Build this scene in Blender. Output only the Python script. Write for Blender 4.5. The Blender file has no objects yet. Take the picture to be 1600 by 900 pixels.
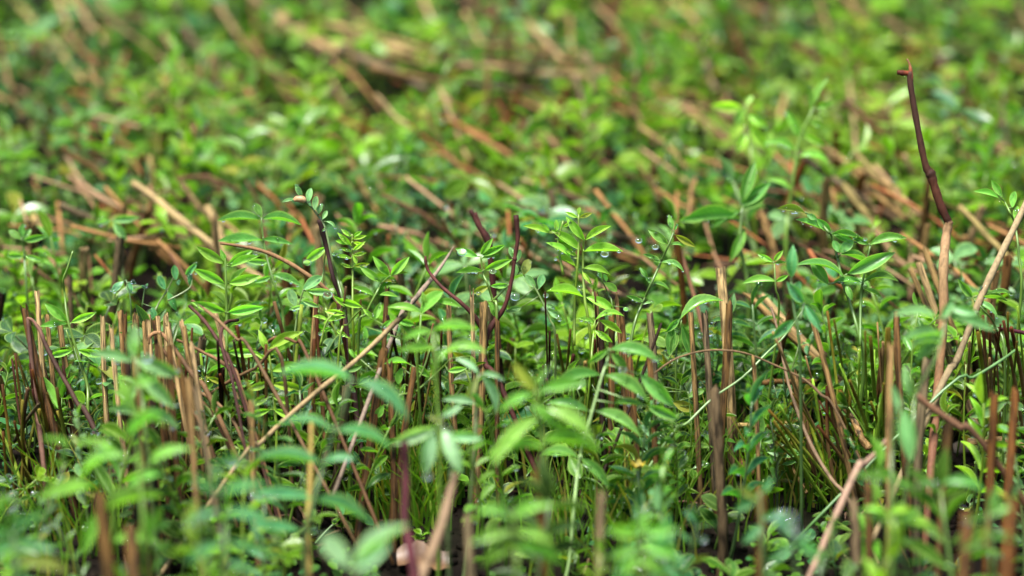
import bpy, math, random
from mathutils import Vector, Matrix, noise

C = bpy.context.scene
COL = C.collection
RND = random.Random(11)
PI = math.pi

# ------------------------------------------------------------------ camera, sky, sun, exposure
CAM_H, PITCH, FOC = 0.424, math.radians(20), 85.0
CAM = Vector((0.0, -0.91, CAM_H))
FWD = Vector((0, math.cos(PITCH), -math.sin(PITCH)))
UP = Vector((0, math.sin(PITCH), math.cos(PITCH)))
RIGHT = Vector((1, 0, 0))
K = 36.0 / FOC / 1600.0
cd = bpy.data.cameras.new('camera')
cam = bpy.data.objects.new('camera', cd)
COL.objects.link(cam)
cam.location = CAM
cam.rotation_euler = (PI / 2 - PITCH, 0, 0)
cd.lens, cd.sensor_width = FOC, 36.0
cd.clip_start, cd.clip_end = 0.05, 500
cd.dof.use_dof = True
cd.dof.focus_distance = 1.0
cd.dof.aperture_fstop = 4.9
C.camera = cam

SUN_EL, SUN_AZ = math.radians(76), math.radians(-130)     # soft light from high above, a little to the left
w = bpy.data.worlds.new('World')
C.world = w
w.use_nodes = True
nt = w.node_tree
sky = nt.nodes.new('ShaderNodeTexSky')
sky.sky_type = 'NISHITA'
sky.sun_disc = False
sky.sun_elevation = SUN_EL
sky.sun_rotation = SUN_AZ
sky.air_density, sky.dust_density, sky.ozone_density = 1.0, 2.5, 1.0
bg = nt.nodes['Background']
bg.inputs['Strength'].default_value = 0.062
nt.links.new(sky.outputs[0], bg.inputs['Color'])
sd = bpy.data.lights.new('sun', 'SUN')
sd.energy, sd.angle, sd.color = 2.6, math.radians(18), (1.0, 0.995, 0.98)
so = bpy.data.objects.new('sun', sd)
COL.objects.link(so)
sdir = Vector((math.sin(SUN_AZ) * math.cos(SUN_EL), math.cos(SUN_AZ) * math.cos(SUN_EL), math.sin(SUN_EL)))
so.rotation_euler = sdir.to_track_quat('Z', 'Y').to_euler()
vs = C.view_settings
vs.view_transform, vs.look, vs.gamma = 'Standard', 'None', 1.0
vs.exposure = 2.45
C.cycles.use_denoising = True
C.cycles.max_bounces = 7
C.cycles.diffuse_bounces = 1
C.cycles.transmission_bounces = 6

# ------------------------------------------------------------------ pixel <-> place
def ray(x, y):
    return FWD + RIGHT * ((x - 800) * K) + UP * ((450 - y) * K)
def P(x, y, d=1.0):
    return CAM + ray(x, y) * d
def depth_at(y, h):
    """depth along the view axis at which the pixel row y is h metres above the ground"""
    return (h - CAM_H) / ray(800, y).z
def pix(v):
    r = v - CAM
    d = r.dot(FWD)
    return 800 + r.x / d / K, 450 - r.dot(UP) / d / K, d
def gz(x, y):
    return 0.006 * noise.noise((x * 9, y * 9, 0.3)) + 0.003 * noise.noise((x * 40, y * 40, 2.3))

# ------------------------------------------------------------------ materials
def mat(name):
    m = bpy.data.materials.new(name)
    m.use_nodes = True
    t = m.node_tree
    return m, t, t.nodes['Principled BSDF'], t.nodes['Material Output']
def N(t, kind, **kw):
    n = t.nodes.new('ShaderNode' + kind)
    for k, v in kw.items():
        if k.startswith('i_'):
            n.inputs[k[2:]].default_value = v
        else:
            setattr(n, k, v)
    return n
def ramp(t, src, stops):
    r = t.nodes.new('ShaderNodeValToRGB')
    e = r.color_ramp.elements
    while len(e) < len(stops):
        e.new(0.5)
    for q, (p, c) in zip(e, stops):
        q.position = p
        q.color = (c, c, c, 1) if not isinstance(c, tuple) else (*c, 1)
    t.links.new(src, r.inputs[0])
    return r.outputs[0]
def mix(t, fac, a, b, mode='MIX'):
    n = t.nodes.new('ShaderNodeMix')
    n.data_type, n.blend_type = 'RGBA', mode
    for s, v in ((n.inputs[0], fac), (n.inputs[6], a), (n.inputs[7], b)):
        if isinstance(v, (float, int)):
            s.default_value = v
        elif isinstance(v, tuple):
            s.default_value = (*v, 1)
        else:
            t.links.new(v, s)
    return n.outputs[2]

def leaf_material(name, from_object):
    m, t, b, out = mat(name)
    L = t.links
    if from_object:
        oi = N(t, 'ObjectInfo')
        base = oi.outputs['Color']
        mr = N(t, 'MapRange'); mr.inputs['To Min'].default_value = 0.485; mr.inputs['To Max'].default_value = 0.515
        L.new(oi.outputs['Random'], mr.inputs['Value'])
        wn = N(t, 'TexWhiteNoise', noise_dimensions='1D'); L.new(oi.outputs['Random'], wn.inputs['W'])
        mv = N(t, 'MapRange'); mv.inputs['To Min'].default_value = 0.72; mv.inputs['To Max'].default_value = 1.28
        L.new(wn.outputs['Value'], mv.inputs['Value'])
        hs = N(t, 'HueSaturation')
        L.new(mr.outputs[0], hs.inputs['Hue']); L.new(mv.outputs[0], hs.inputs['Value']); L.new(base, hs.inputs['Color'])
        base = hs.outputs['Color']
    else:
        base = N(t, 'Attribute', attribute_name='tint').outputs['Color']
    uv = N(t, 'UVMap')
    sx = N(t, 'SeparateXYZ'); L.new(uv.outputs[0], sx.inputs[0])
    m1 = N(t, 'Math', operation='MULTIPLY_ADD'); m1.inputs[1].default_value = 2; m1.inputs[2].default_value = -1
    L.new(sx.outputs['Y'], m1.inputs[0])
    ab = N(t, 'Math', operation='ABSOLUTE'); L.new(m1.outputs[0], ab.inputs[0])
    rim = ramp(t, ab.outputs[0], [(0.0, 0.55), (0.07, 0.1), (0.14, 0.0), (0.80, 0.0), (0.92, 0.75), (1.0, 1.0)])
    # side veins: thin paler lines running from the midrib to the margin
    vx = N(t, 'Math', operation='MULTIPLY_ADD'); vx.inputs[1].default_value = -0.22
    L.new(ab.outputs[0], vx.inputs[0]); L.new(sx.outputs['X'], vx.inputs[2])
    ms = N(t, 'Math', operation='MULTIPLY'); ms.inputs[1].default_value = 62; L.new(vx.outputs[0], ms.inputs[0])
    sn = N(t, 'Math', operation='SINE'); L.new(ms.outputs[0], sn.inputs[0])
    vein = ramp(t, sn.outputs[0], [(0.0, 0.0), (0.75, 0.0), (1.0, 0.22)])
    tc = N(t, 'TexCoord')
    nz = N(t, 'TexNoise'); nz.inputs['Scale'].default_value = 3.2; nz.inputs['Detail'].default_value = 4
    L.new(tc.outputs['Object'], nz.inputs['Vector'])
    blot = ramp(t, nz.outputs['Fac'], [(0.3, 0.72), (0.7, 1.2)])
    c0 = mix(t, 1.0, base, blot, 'MULTIPLY')
    pale = mix(t, 0.5 if from_object else 0.25, base, (0.36, 0.50, 0.12))
    c1 = mix(t, rim, c0, pale)
    c1 = mix(t, vein, c1, pale)
    sp = N(t, 'TexNoise'); sp.inputs['Scale'].default_value = 14; sp.inputs['Detail'].default_value = 2
    L.new(tc.outputs['Object'], sp.inputs['Vector'])
    c1 = mix(t, ramp(t, sp.outputs['Fac'], [(0.68, 0.0), (0.74, 0.8)]), c1, (0.10, 0.055, 0.012))
    if from_object:
        old = ramp(t, wn.outputs['Value'], [(0.0, 0.55), (0.035, 0.5), (0.05, 0.0)])
        c1 = mix(t, old, c1, (0.26, 0.20, 0.02))
    geo = N(t, 'NewGeometry')
    under = mix(t, 0.22, c1, (0.09, 0.17, 0.03))
    c2 = mix(t, geo.outputs['Backfacing'], c1, under)
    L.new(c2, b.inputs['Base Color'])
    L.new(ramp(t, nz.outputs['Fac'], [(0.35, 0.22), (0.65, 0.5)]), b.inputs['Roughness'])
    if from_object:
        L.new(ramp(t, wn.outputs['Value'], [(0.4, 0.1), (0.95, 0.72)]), b.inputs['Specular IOR Level'])
    else:
        b.inputs['Specular IOR Level'].default_value = 0.1
    bp = N(t, 'Bump'); bp.inputs['Strength'].default_value = 0.25; bp.inputs['Distance'].default_value = 0.0006
    nb = N(t, 'TexNoise'); nb.inputs['Scale'].default_value = 9; nb.inputs['Detail'].default_value = 3
    L.new(tc.outputs['Object'], nb.inputs['Vector']); L.new(nb.outputs['Fac'], bp.inputs['Height'])
    L.new(bp.outputs[0], b.inputs['Normal'])
    tr = N(t, 'BsdfTranslucent')
    tcol = mix(t, 1.0, c2, (1.45, 1.8, 0.4), 'MULTIPLY')
    L.new(tcol, tr.inputs['Color'])
    ms2 = N(t, 'MixShader'); ms2.inputs[0].default_value = 0.42
    L.new(b.outputs[0], ms2.inputs[1]); L.new(tr.outputs[0], ms2.inputs[2])
    L.new(ms2.outputs[0], out.inputs['Surface'])
    return m
M_LEAF = leaf_material('leaf', True)
M_LEAF_MASS = leaf_material('leaf_mass', False)

def stem_material():
    m, t, b, out = mat('green_stem')
    L = t.links
    oi = N(t, 'ObjectInfo'); tc = N(t, 'TexCoord')
    nz = N(t, 'TexNoise'); nz.inputs['Scale'].default_value = 160; L.new(tc.outputs['Object'], nz.inputs['Vector'])
    f = ramp(t, nz.outputs['Fac'], [(0.3, 0.75), (0.7, 1.25)])
    L.new(mix(t, 1.0, oi.outputs['Color'], f, 'MULTIPLY'), b.inputs['Base Color'])
    b.inputs['Roughness'].default_value = 0.4
    b.inputs['Subsurface Weight'].default_value = 0.0
    return m
M_STEM = stem_material()

def stalk_material(name='dry_stalk', k1=(1.5, 1.5, 1.2), k2=(1.0, 1.0, 7.0), soft=False):
    """dry cut stalks and straw: unit-length meshes along z, fibres stretched along them"""
    m, t, b, out = mat(name)
    L = t.links
    oi = N(t, 'ObjectInfo'); tc = N(t, 'TexCoord')
    mp = N(t, 'Mapping'); mp.inputs['Scale'].default_value = k1
    off = N(t, 'VectorMath', operation='SCALE'); off.inputs['Scale'].default_value = 40
    cmb = N(t, 'CombineXYZ')
    for s in cmb.inputs: L.new(oi.outputs['Random'], s)
    L.new(cmb.outputs[0], off.inputs[0]); L.new(off.outputs[0], mp.inputs['Location'])
    L.new(tc.outputs['Object'], mp.inputs['Vector'])
    n1 = N(t, 'TexNoise'); n1.inputs['Scale'].default_value = 2.2; n1.inputs['Detail'].default_value = 6; n1.inputs['Roughness'].default_value = 0.65
    L.new(mp.outputs[0], n1.inputs['Vector'])
    mp2 = N(t, 'Mapping'); mp2.inputs['Scale'].default_value = k2; L.new(tc.outputs['Object'], mp2.inputs['Vector'])
    L.new(off.outputs[0], mp2.inputs['Location'])
    n2 = N(t, 'TexNoise'); n2.inputs['Scale'].default_value = 1.3; n2.inputs['Detail'].default_value = 4; L.new(mp2.outputs[0], n2.inputs['Vector'])
    f1 = ramp(t, n1.outputs['Fac'], [(0.34, 0.22), (0.5, 0.9), (0.68, 1.5)] if not soft else [(0.3, 0.62), (0.5, 1.0), (0.7, 1.25)])
    f2 = ramp(t, n2.outputs['Fac'], [(0.38, 0.25), (0.52, 1.0), (0.75, 1.25)] if not soft else [(0.3, 0.6), (0.45, 1.0), (0.75, 1.1)])
    c = mix(t, 1.0, oi.outputs['Color'], f1, 'MULTIPLY')
    c = mix(t, 1.0, c, f2, 'MULTIPLY')
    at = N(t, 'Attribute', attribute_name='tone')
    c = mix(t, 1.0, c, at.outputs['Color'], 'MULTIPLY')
    L.new(c, b.inputs['Base Color'])
    b.inputs['Roughness'].default_value = 0.5 if not soft else 0.65
    b.inputs['Specular IOR Level'].default_value = 0.1
    bp = N(t, 'Bump'); bp.inputs['Strength'].default_value = 0.6 if not soft else 0.3; bp.inputs['Distance'].default_value = 0.0004
    L.new(n1.outputs['Fac'], bp.inputs['Height']); L.new(bp.outputs[0], b.inputs['Normal'])
    return m
M_STALK = stalk_material()
M_TWIG = stalk_material('bark', (420, 420, 90), (120, 120, 60), True)

def soil_material():
    m, t, b, out = mat('wet_soil')
    L = t.links
    tc = N(t, 'TexCoord')
    n1 = N(t, 'TexNoise'); n1.inputs['Scale'].default_value = 90; n1.inputs['Detail'].default_value = 8; n1.inputs['Roughness'].default_value = 0.7
    L.new(tc.outputs['Object'], n1.inputs['Vector'])
    n3 = N(t, 'TexNoise'); n3.inputs['Scale'].default_value = 12; n3.inputs['Detail'].default_value = 5
    L.new(tc.outputs['Object'], n3.inputs['Vector'])
    c = ramp(t, n1.outputs['Fac'], [(0.3, (0.002, 0.0014, 0.001)), (0.55, (0.006, 0.004, 0.003)), (0.75, (0.022, 0.015, 0.010))])
    c = mix(t, ramp(t, n3.outputs['Fac'], [(0.5, 0.0), (0.75, 0.4)]), c, (0.009, 0.012, 0.004))
    # far beyond the plants that are built, the field is only a colour
    ln = N(t, 'VectorMath', operation='LENGTH'); L.new(tc.outputs['Object'], ln.inputs[0])
    far = N(t, 'MapRange'); far.inputs['From Min'].default_value = 3.0; far.inputs['From Max'].default_value = 5.0
    L.new(ln.outputs['Value'], far.inputs['Value'])
    n4 = N(t, 'TexNoise'); n4.inputs['Scale'].default_value = 25; n4.inputs['Detail'].default_value = 6; L.new(tc.outputs['Object'], n4.inputs['Vector'])
    field = ramp(t, n4.outputs['Fac'], [(0.35, (0.02, 0.03, 0.008)), (0.5, (0.06, 0.11, 0.02)), (0.65, (0.16, 0.13, 0.06))])
    L.new(mix(t, far.outputs[0], c, field), b.inputs['Base Color'])
    b.inputs['Roughness'].default_value = 0.6
    b.inputs['Specular IOR Level'].default_value = 0.03
    bp = N(t, 'Bump'); bp.inputs['Strength'].default_value = 1.0; bp.inputs['Distance'].default_value = 0.004
    L.new(n1.outputs['Fac'], bp.inputs['Height']); L.new(bp.outputs[0], b.inputs['Normal'])
    return m
M_SOIL = soil_material()

def water_material():
    m, t, b, out = mat('water')
    b.inputs['Base Color'].default_value = (1, 1, 1, 1)
    b.inputs['Roughness'].default_value = 0.02
    b.inputs['IOR'].default_value = 1.33
    b.inputs['Transmission Weight'].default_value = 1.0
    return m
M_WATER = water_material()

def plain_material(name, stops, scale, rough=0.5, bump=0.3):
    m, t, b, out = mat(name)
    L = t.links
    tc = N(t, 'TexCoord')
    n1 = N(t, 'TexNoise'); n1.inputs['Scale'].default_value = scale; n1.inputs['Detail'].default_value = 6
    L.new(tc.outputs['Object'], n1.inputs['Vector'])
    L.new(ramp(t, n1.outputs['Fac'], stops), b.inputs['Base Color'])
    b.inputs['Roughness'].default_value = rough
    bp = N(t, 'Bump'); bp.inputs['Strength'].default_value = bump; bp.inputs['Distance'].default_value = 0.001
    L.new(n1.outputs['Fac'], bp.inputs['Height']); L.new(bp.outputs[0], b.inputs['Normal'])
    return m
M_DEAD = plain_material('dead_leaf', [(0.3, (0.035, 0.016, 0.006)), (0.6, (0.11, 0.055, 0.020)), (0.8, (0.16, 0.09, 0.036))], 60)
M_PETAL = plain_material('yellow_petal', [(0.3, (0.38, 0.27, 0.01)), (0.7, (0.45, 0.37, 0.05))], 200)
M_BUD = plain_material('orange_bud', [(0.3, (0.25, 0.08, 0.02)), (0.7, (0.36, 0.22, 0.1))], 300)
M_CLOD = plain_material('clod', [(0.3, (0.03, 0.02, 0.014)), (0.7, (0.12, 0.085, 0.06))], 150, 0.6, 0.8)

# ------------------------------------------------------------------ mesh helpers
class MB:
    def __init__(s):
        s.v, s.f, s.uv, s.tone = [], [], [], []
    def build(s, name, m, smooth=True, tone=None):
        me = bpy.data.meshes.new(name)
        me.from_pydata(s.v, [], s.f)
        me.materials.append(m)
        if smooth:
            me.polygons.foreach_set('use_smooth', [True] * len(me.polygons))
        if s.uv:
            ul = me.uv_layers.new(name='UVMap')
            flat = []
            for lp in me.loops:
                flat += s.uv[lp.vertex_index]
            ul.data.foreach_set('uv', flat)
        if s.tone:
            a = me.attributes.new(tone or 'tone', 'FLOAT_COLOR', 'POINT')
            flat = []
            for c in s.tone:
                flat += [c[0], c[1], c[2], 1.0] if isinstance(c, tuple) else [c, c, c, 1.0]
            a.data.foreach_set('color', flat)
        me.update()
        return me
    def tube(s, pts, radii, n=6, cap=True, tones=None, jag=None):
        base = len(s.v)
        m = len(pts)
        up0 = Vector((0.31, 0.9, 0.12))
        for i, p in enumerate(pts):
            a = pts[max(0, i - 1)]
            b = pts[min(m - 1, i + 1)]
            d = (Vector(b) - Vector(a)).normalized()
            u = d.cross(up0)
            if u.length < 1e-4:
                u = d.cross(Vector((1, 0, 0)))
            u.normalize()
            v = d.cross(u)
            for k in range(n):
                t = 2 * PI * k / n
                q = Vector(p) + (u * math.cos(t) + v * math.sin(t)) * radii[i]
                s.v.append(tuple(q))
                if tones is not None:
                    s.tone.append(tones[i])
        for i in range(m - 1):
            for k in range(n):
                a = base + i * n + k
                b = base + i * n + (k + 1) % n
                s.f.append((a, b, b + n, a + n))
        if cap:
            s.f.append(tuple(base + (m - 1) * n + k for k in range(n)))
            s.f.append(tuple(base + k for k in reversed(range(n))))

def obj(name, me, parent=None, color=None, basis=None):
    o = bpy.data.objects.new(name, me)
    COL.objects.link(o)
    if parent is not None:
        o.parent = parent
    if color is not None:
        o.color = (*color, 1.0)
    if basis is not None:
        o.matrix_basis = basis
    return o
def tag(o, label, cat, group=None):
    o['label'] = label
    o['category'] = cat
    if group:
        o['group'] = group
    return o
def thing(name, label, cat, loc, group=None, basis=None):
    o = bpy.data.objects.new(name, None)
    COL.objects.link(o)
    o.empty_display_size = 0.01
    if basis is not None:
        o.matrix_basis = basis
    else:
        o.location = loc
    return tag(o, label, cat, group)

def smooth_path(pts, per=4):
    """Catmull-Rom through the points"""
    pts = [Vector(p) for p in pts]
    if len(pts) < 3:
        return [pts[0].lerp(pts[-1], i / per) for i in range(per + 1)]
    q = [pts[0] * 2 - pts[1]] + pts + [pts[-1] * 2 - pts[-2]]
    out = []
    for i in range(1, len(q) - 2):
        a, b, c, d = q[i - 1:i + 3]
        for k in range(per):
            t = k / per
            out.append(0.5 * ((2 * b) + (c - a) * t + (2 * a - 5 * b + 4 * c - d) * t * t + (3 * b - a - 3 * c + d) * t ** 3))
    out.append(pts[-1])
    return out

# leaflets: unit length along x, full width 1 along y, both ends on the x axis
def leaflet_mesh(shape, arch, fold, wave, seed, nt_=10, nv=5):
    r = random.Random(seed)
    b = MB()
    ph = r.random() * 6
    for i in range(nt_):
        t = i / (nt_ - 1)
        if shape == 'lance':
            hw = 0.5 * max(0.02, math.sin(PI * min(1, t ** 0.9)) ** 0.9) if t < 1 else 0.01
        elif shape == 'oval':
            hw = 0.5 * max(0.03, math.sin(PI * t ** 1.15)) ** 0.58 if t < 1 else 0.05
        else:
            hw = 0.5 * max(0.03, math.sin(PI * min(1, t ** 1.45))) ** 0.62 if t < 1 else 0.08
        for j in range(nv):
            v = -1 + 2 * j / (nv - 1)
            z = arch * 4 * t * (1 - t) + fold * abs(v) ** 1.4 * hw + wave * v * math.sin(5 * t + ph) * 0.5
            b.v.append((t, v * hw + 0.05 * arch * math.sin(PI * t), z))
            b.uv.append((t, 0.5 + 0.5 * v))
    for i in range(nt_ - 1):
        for j in range(nv - 1):
            a = i * nv + j
            b.f.append((a, a + nv, a + nv + 1, a + 1))
    return b.build('leaflet_' + shape, M_LEAF)
LANCE = [leaflet_mesh('lance', a, f, wv, i) for i, (a, f, wv) in enumerate(((0.02, 0.35, .02), (0.08, 0.30, .03), (0.13, 0.22, .04), (0.06, 0.42, .05), (-0.03, 0.30, .04), (0.17, 0.3, .02)))]
OVAL = [leaflet_mesh('oval', a, f, wv, 10 + i) for i, (a, f, wv) in enumerate(((0.03, 0.22, .03), (0.09, 0.18, .05), (-0.02, 0.30, .04), (0.06, 0.10, .06)))]
OBOV = [leaflet_mesh('obovate', a, f, wv, 20 + i) for i, (a, f, wv) in enumerate(((0.03, 0.22, .03), (0.08, 0.14, .05)))]

ARCH = {}
for ms_, ar in ((LANCE, (.02, .08, .13, .06, -.03, .17)), (OVAL, (.03, .09, -.02, .06)), (OBOV, (.03, .08))):
    for m_, a_ in zip(ms_, ar):
        ARCH[m_.name] = a_
def on_leaf(B, T, nn, wd, ar, t, v):
    """a point on the upper face of a leaflet"""
    d = T - B
    L = d.length
    d = d / L
    n = (nn - d * nn.dot(d)).normalized()
    if n.z < 0:
        pass
    return B + d * (L * t) + n.cross(d) * (v * wd) + n * (L * (ar * 4 * t * (1 - t)) + L * .25 * abs(v) ** 1.4 * wd / max(L, 1e-6) * .5), n

def frame(base, tip, nrm, width):
    d = tip - base
    L = d.length
    d = d / L
    n = (nrm - d * nrm.dot(d))
    if n.length < 1e-5:
        n = d.orthogonal()
    n.normalize()
    s = n.cross(d)
    m = Matrix((d * L, s * width, n * L)).transposed().to_4x4()
    m.translation = base
    return m

# ------------------------------------------------------------------ colours of the things themselves
TINT = {
    'yellow green': (0.112, 0.212, 0.008),
    'bright green': (0.067, 0.168, 0.010),
    'green': (0.040, 0.116, 0.012),
    'blue green': (0.024, 0.108, 0.034),
    'pale grey green': (0.076, 0.165, 0.056),
    'dark green': (0.016, 0.050, 0.007),
    'silver green': (0.115, 0.205, 0.105),
}
STEMC = {'yellow green': (0.11, 0.17, 0.012), 'bright green': (0.085, 0.15, 0.015), 'green': (0.06, 0.11, 0.015),
         'blue green': (0.055, 0.10, 0.025), 'pale grey green': (0.08, 0.12, 0.03), 'dark green': (0.04, 0.06, 0.015), 'silver green': (0.11, 0.15, 0.05)}
TAN, TAN2, BROWN, DARK, MAROON, ORANGE, GREYB, PALE = ((0.175, 0.106, 0.036), (0.25, 0.166, 0.070), (0.080, 0.040, 0.011), (0.022, 0.011, 0.005),
    (0.034, 0.007, 0.008), (0.090, 0.036, 0.007), (0.10, 0.070, 0.034), (0.25, 0.18, 0.062))
def vary(c, a=0.15, r=RND):
    k = 1 + r.uniform(-a, a)
    return tuple(max(0.003, x * k * (1 + r.uniform(-a, a) * 0.35)) for x in c)

# ------------------------------------------------------------------ soil
def axis_coords(lo, hi, step, far, grow=1.35):
    v = [lo + i * step for i in range(int((hi - lo) / step) + 1)]
    a, st = v[0], step
    left = []
    while a > -far:
        st *= grow; a -= st; left.append(a)
    b, st = v[-1], step
    while b < far:
        st *= grow; b += st; v.append(b)
    return left[::-1] + v
gx, gy = axis_coords(-0.5, 0.5, 0.006, 60), axis_coords(-0.35, 0.9, 0.006, 60)
b = MB()
for y in gy:
    for x in gx:
        b.v.append((x, y, gz(x, y) if abs(x) < 3 and abs(y) < 3 else 0.0))
nx = len(gx)
for j in range(len(gy) - 1):
    for i in range(nx - 1):
        a = j * nx + i
        b.f.append((a, a + 1, a + nx + 1, a + nx))
soil = obj('soil_ground', b.build('soil_ground', M_SOIL))
soil['kind'] = 'structure'

# ------------------------------------------------------------------ dry cut stalks and straw (unit meshes along z)
def stub_mesh(seed, nodes=(), jag=0.03, flute=0.07):
    r = random.Random(seed)
    b = MB()
    n, m = 12, 9
    ph = r.random() * 6
    zs = [0, .08, .2, .36, .52, .68, .84, .95, 1.0]
    if nodes:
        for q in nodes:
            zs += [q - .02, q, q + .02]
        zs = sorted(zs)
    m = len(zs)
    amp = r.uniform(0.4, 1.3)
    for i, z in enumerate(zs):
        nd = any(abs(z - q) < 1e-6 for q in nodes)
        cx, cy = amp * math.sin(z * 4 + ph), amp * math.cos(z * 3 + ph)
        for k in range(n):
            t = 2 * PI * k / n
            rr = (1.0 + flute * math.sin(5 * t + ph) + 0.10 * math.sin(z * 9 + t + ph) + .06 * math.sin(z * 23 + 2 * t)) * (1.28 if nd else 1.0) * (1.05 - 0.1 * z)
            zz = z + (r.uniform(-jag, jag) + jag * math.sin(2 * t + ph) if i == m - 1 else 0)
            b.v.append((cx + rr * math.cos(t), cy + rr * math.sin(t), zz))
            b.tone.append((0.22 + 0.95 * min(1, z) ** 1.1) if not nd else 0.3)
    for i in range(m - 1):
        for k in range(n):
            a = i * n + k
            c = i * n + (k + 1) % n
            b.f.append((a, c, c + n, a + n))
    # broken rim: an inner wall going down from a paler lip to a darker floor
    top = (m - 1) * n
    s0 = len(b.v)
    for lev, (rr, dz) in enumerate(((0.72, -0.004), (0.6, -0.02))):
        for k in range(n):
            v = b.v[top + k]
            cx, cy = amp * math.sin(4 + ph), amp * math.cos(3 + ph)
            b.v.append((cx + (v[0] - cx) * rr, cy + (v[1] - cy) * rr, v[2] + dz))
            b.tone.append(1.35 if lev == 0 else 0.5)
    for k in range(n):
        k2 = (k + 1) % n
        b.f.append((top + k, top + k2, s0 + k2, s0 + k))
        b.f.append((s0 + k, s0 + k2, s0 + n + k2, s0 + n + k))
    b.f.append(tuple(s0 + n + k for k in range(n)))
    return b.build('stubble_stalk', M_STALK)
STUBS = [stub_mesh(i, nodes=((), (), (0.55,), (), (0.35,), ())[i % 6], jag=(0.005, 0.014, 0.008, 0.003, 0.010, 0.022)[i % 6]) for i in range(12)]

def straw_mesh(seed, bend=0.0, nodes=()):
    r = random.Random(seed)
    b = MB()
    zs = sorted([i / 14 for i in range(15)] + [q + e for q in nodes for e in (-.006, 0.0, .006)])
    ph = r.random() * 6
    pts, rad, ton = [], [], []
    for z in zs:
        nd = any(abs(z - q) < 1e-6 for q in nodes)
        pts.append(Vector((bend * 4 * z * (1 - z) + .35 * math.sin(z * 7 + ph), .5 * math.cos(z * 5 + ph), z)))
        rad.append((1.3 if nd else 1.0) * (1.08 - .2 * z))
        ton.append(0.4 if nd else 1.0)
    n = 8
    for i, p in enumerate(pts):
        for k in range(n):
            t = 2 * PI * k / n
            q = rad[i] * (1 + .06 * math.sin(3 * t + ph))
            b.v.append((p.x + q * math.cos(t), p.y + q * math.sin(t), p.z))
            b.tone.append(ton[i])
    m = len(pts)
    for i in range(m - 1):
        for k in range(n):
            a = i * n + k; c = i * n + (k + 1) % n
            b.f.append((a, c, c + n, a + n))
    b.f.append(tuple((m - 1) * n + k for k in range(n)))
    b.f.append(tuple(reversed(range(n))))
    return b.build('fallen_straw', M_STALK)
STRAWS = [straw_mesh(50 + i, bend=(0, .6, -.6, 1.2)[i % 4], nodes=((0.4,), (), (0.62,), (0.3, 0.75))[i % 4]) for i in range(8)]

def axis_matrix(a, c, r, spin=0.0):
    d = c - a
    L = d.length
    z = d / L
    x = z.cross(Vector((0.2, 1, 0.1))).normalized()
    x = Matrix.Rotation(spin, 3, z) @ x
    y = z.cross(x)
    m = Matrix((x * r, y * r, z * L)).transposed().to_4x4()
    m.translation = a
    return m

def down_to_soil(tip, low, over=0.004):
    """foot of the line tip -> low, carried on to the soil"""
    d = (low - tip)
    if d.z > -0.01:
        d = d + Vector((0, 0, -0.02))
    t = (tip.z - gz(low.x, low.y) + over) / -d.z
    return tip + d * t

def stub(label, x0, y0, x1, y1, wpx, color, d=1.0, dlow=None, group=None, k=None):
    tip, low = P(x0, y0, d), P(x1, y1, dlow if dlow else d - 0.004)
    foot = down_to_soil(tip, low)
    if (foot - tip).length > 0.20:
        foot = Vector((low.x, low.y, gz(low.x, low.y) - .004))
    me = STUBS[RND.randrange(12) if k is None else k]
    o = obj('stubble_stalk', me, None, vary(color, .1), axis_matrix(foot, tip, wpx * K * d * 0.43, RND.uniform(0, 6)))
    return tag(o, label, 'stalk', group)

def straw(label, x0, y0, x1, y1, wpx, color, h0=0.03, h1=0.03, group='straws lying over the plants behind the stubble', k=None):
    a, c = P(x0, y0, depth_at(y0, h0)), P(x1, y1, depth_at(y1, h1))
    d = 0.5 * (depth_at(y0, h0) + depth_at(y1, h1))
    o = obj('fallen_straw', STRAWS[RND.randrange(8) if k is None else k], None, vary(color, .1), axis_matrix(a, c, wpx * K * d * 0.5, RND.uniform(0, 6)))
    return tag(o, label, 'straw', group)

def twig(name, label, paths, color, cat='twig', group=None, mat_=None, ground=True):
    """a bent stick: one mesh of joined tubes along pixel paths [(x, y, width, depth, tone)]"""
    b = MB()
    root = None
    for pi, (pts, go) in enumerate(paths):
        q = [P(x, y, d) for x, y, w_, d, tn in pts]
        rad = [w_ * K * d * .5 for x, y, w_, d, tn in pts]
        ton = [tn for x, y, w_, d, tn in pts]
        if go:
            e = q[-1]
            dv = ((q[-1] - q[-2]).normalized() + Vector((0, 0, -.55))).normalized()
            if dv.z < -.2:
                f = e + dv * min(.09, (e.z - gz(e.x, e.y) + .004) / -dv.z)
            else:
                f = Vector((e.x + (q[-1].x - q[-2].x) * .3, e.y, gz(e.x, e.y) - .004))
            if (f - e).length < .003:
                f = e + Vector((0, 0, -.003))
            q.append(f); rad.append(rad[-1]); ton.append(ton[-1])
        if root is None:
            root = q[-1]
        qs = smooth_path(q, 4)
        n = len(qs) - 1
        def at(a, i):
            s = i / n * (len(a) - 1)
            j = min(int(s), len(a) - 2)
            return a[j] + (a[j + 1] - a[j]) * (s - j) if not isinstance(a[0], tuple) else tuple(u + (v - u) * (s - j) for u, v in zip(a[j], a[j + 1]))
        b.tube([p - root for p in qs], [at(rad, i) * (1 + .08 * math.sin(i * 2.1)) for i in range(n + 1)], 8, True, [at(ton, i) for i in range(n + 1)])
    o = obj(name, b.build(name, mat_ or M_TWIG, tone='tone'), None, color)
    o.location = root
    return tag(o, label, cat, group)

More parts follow.
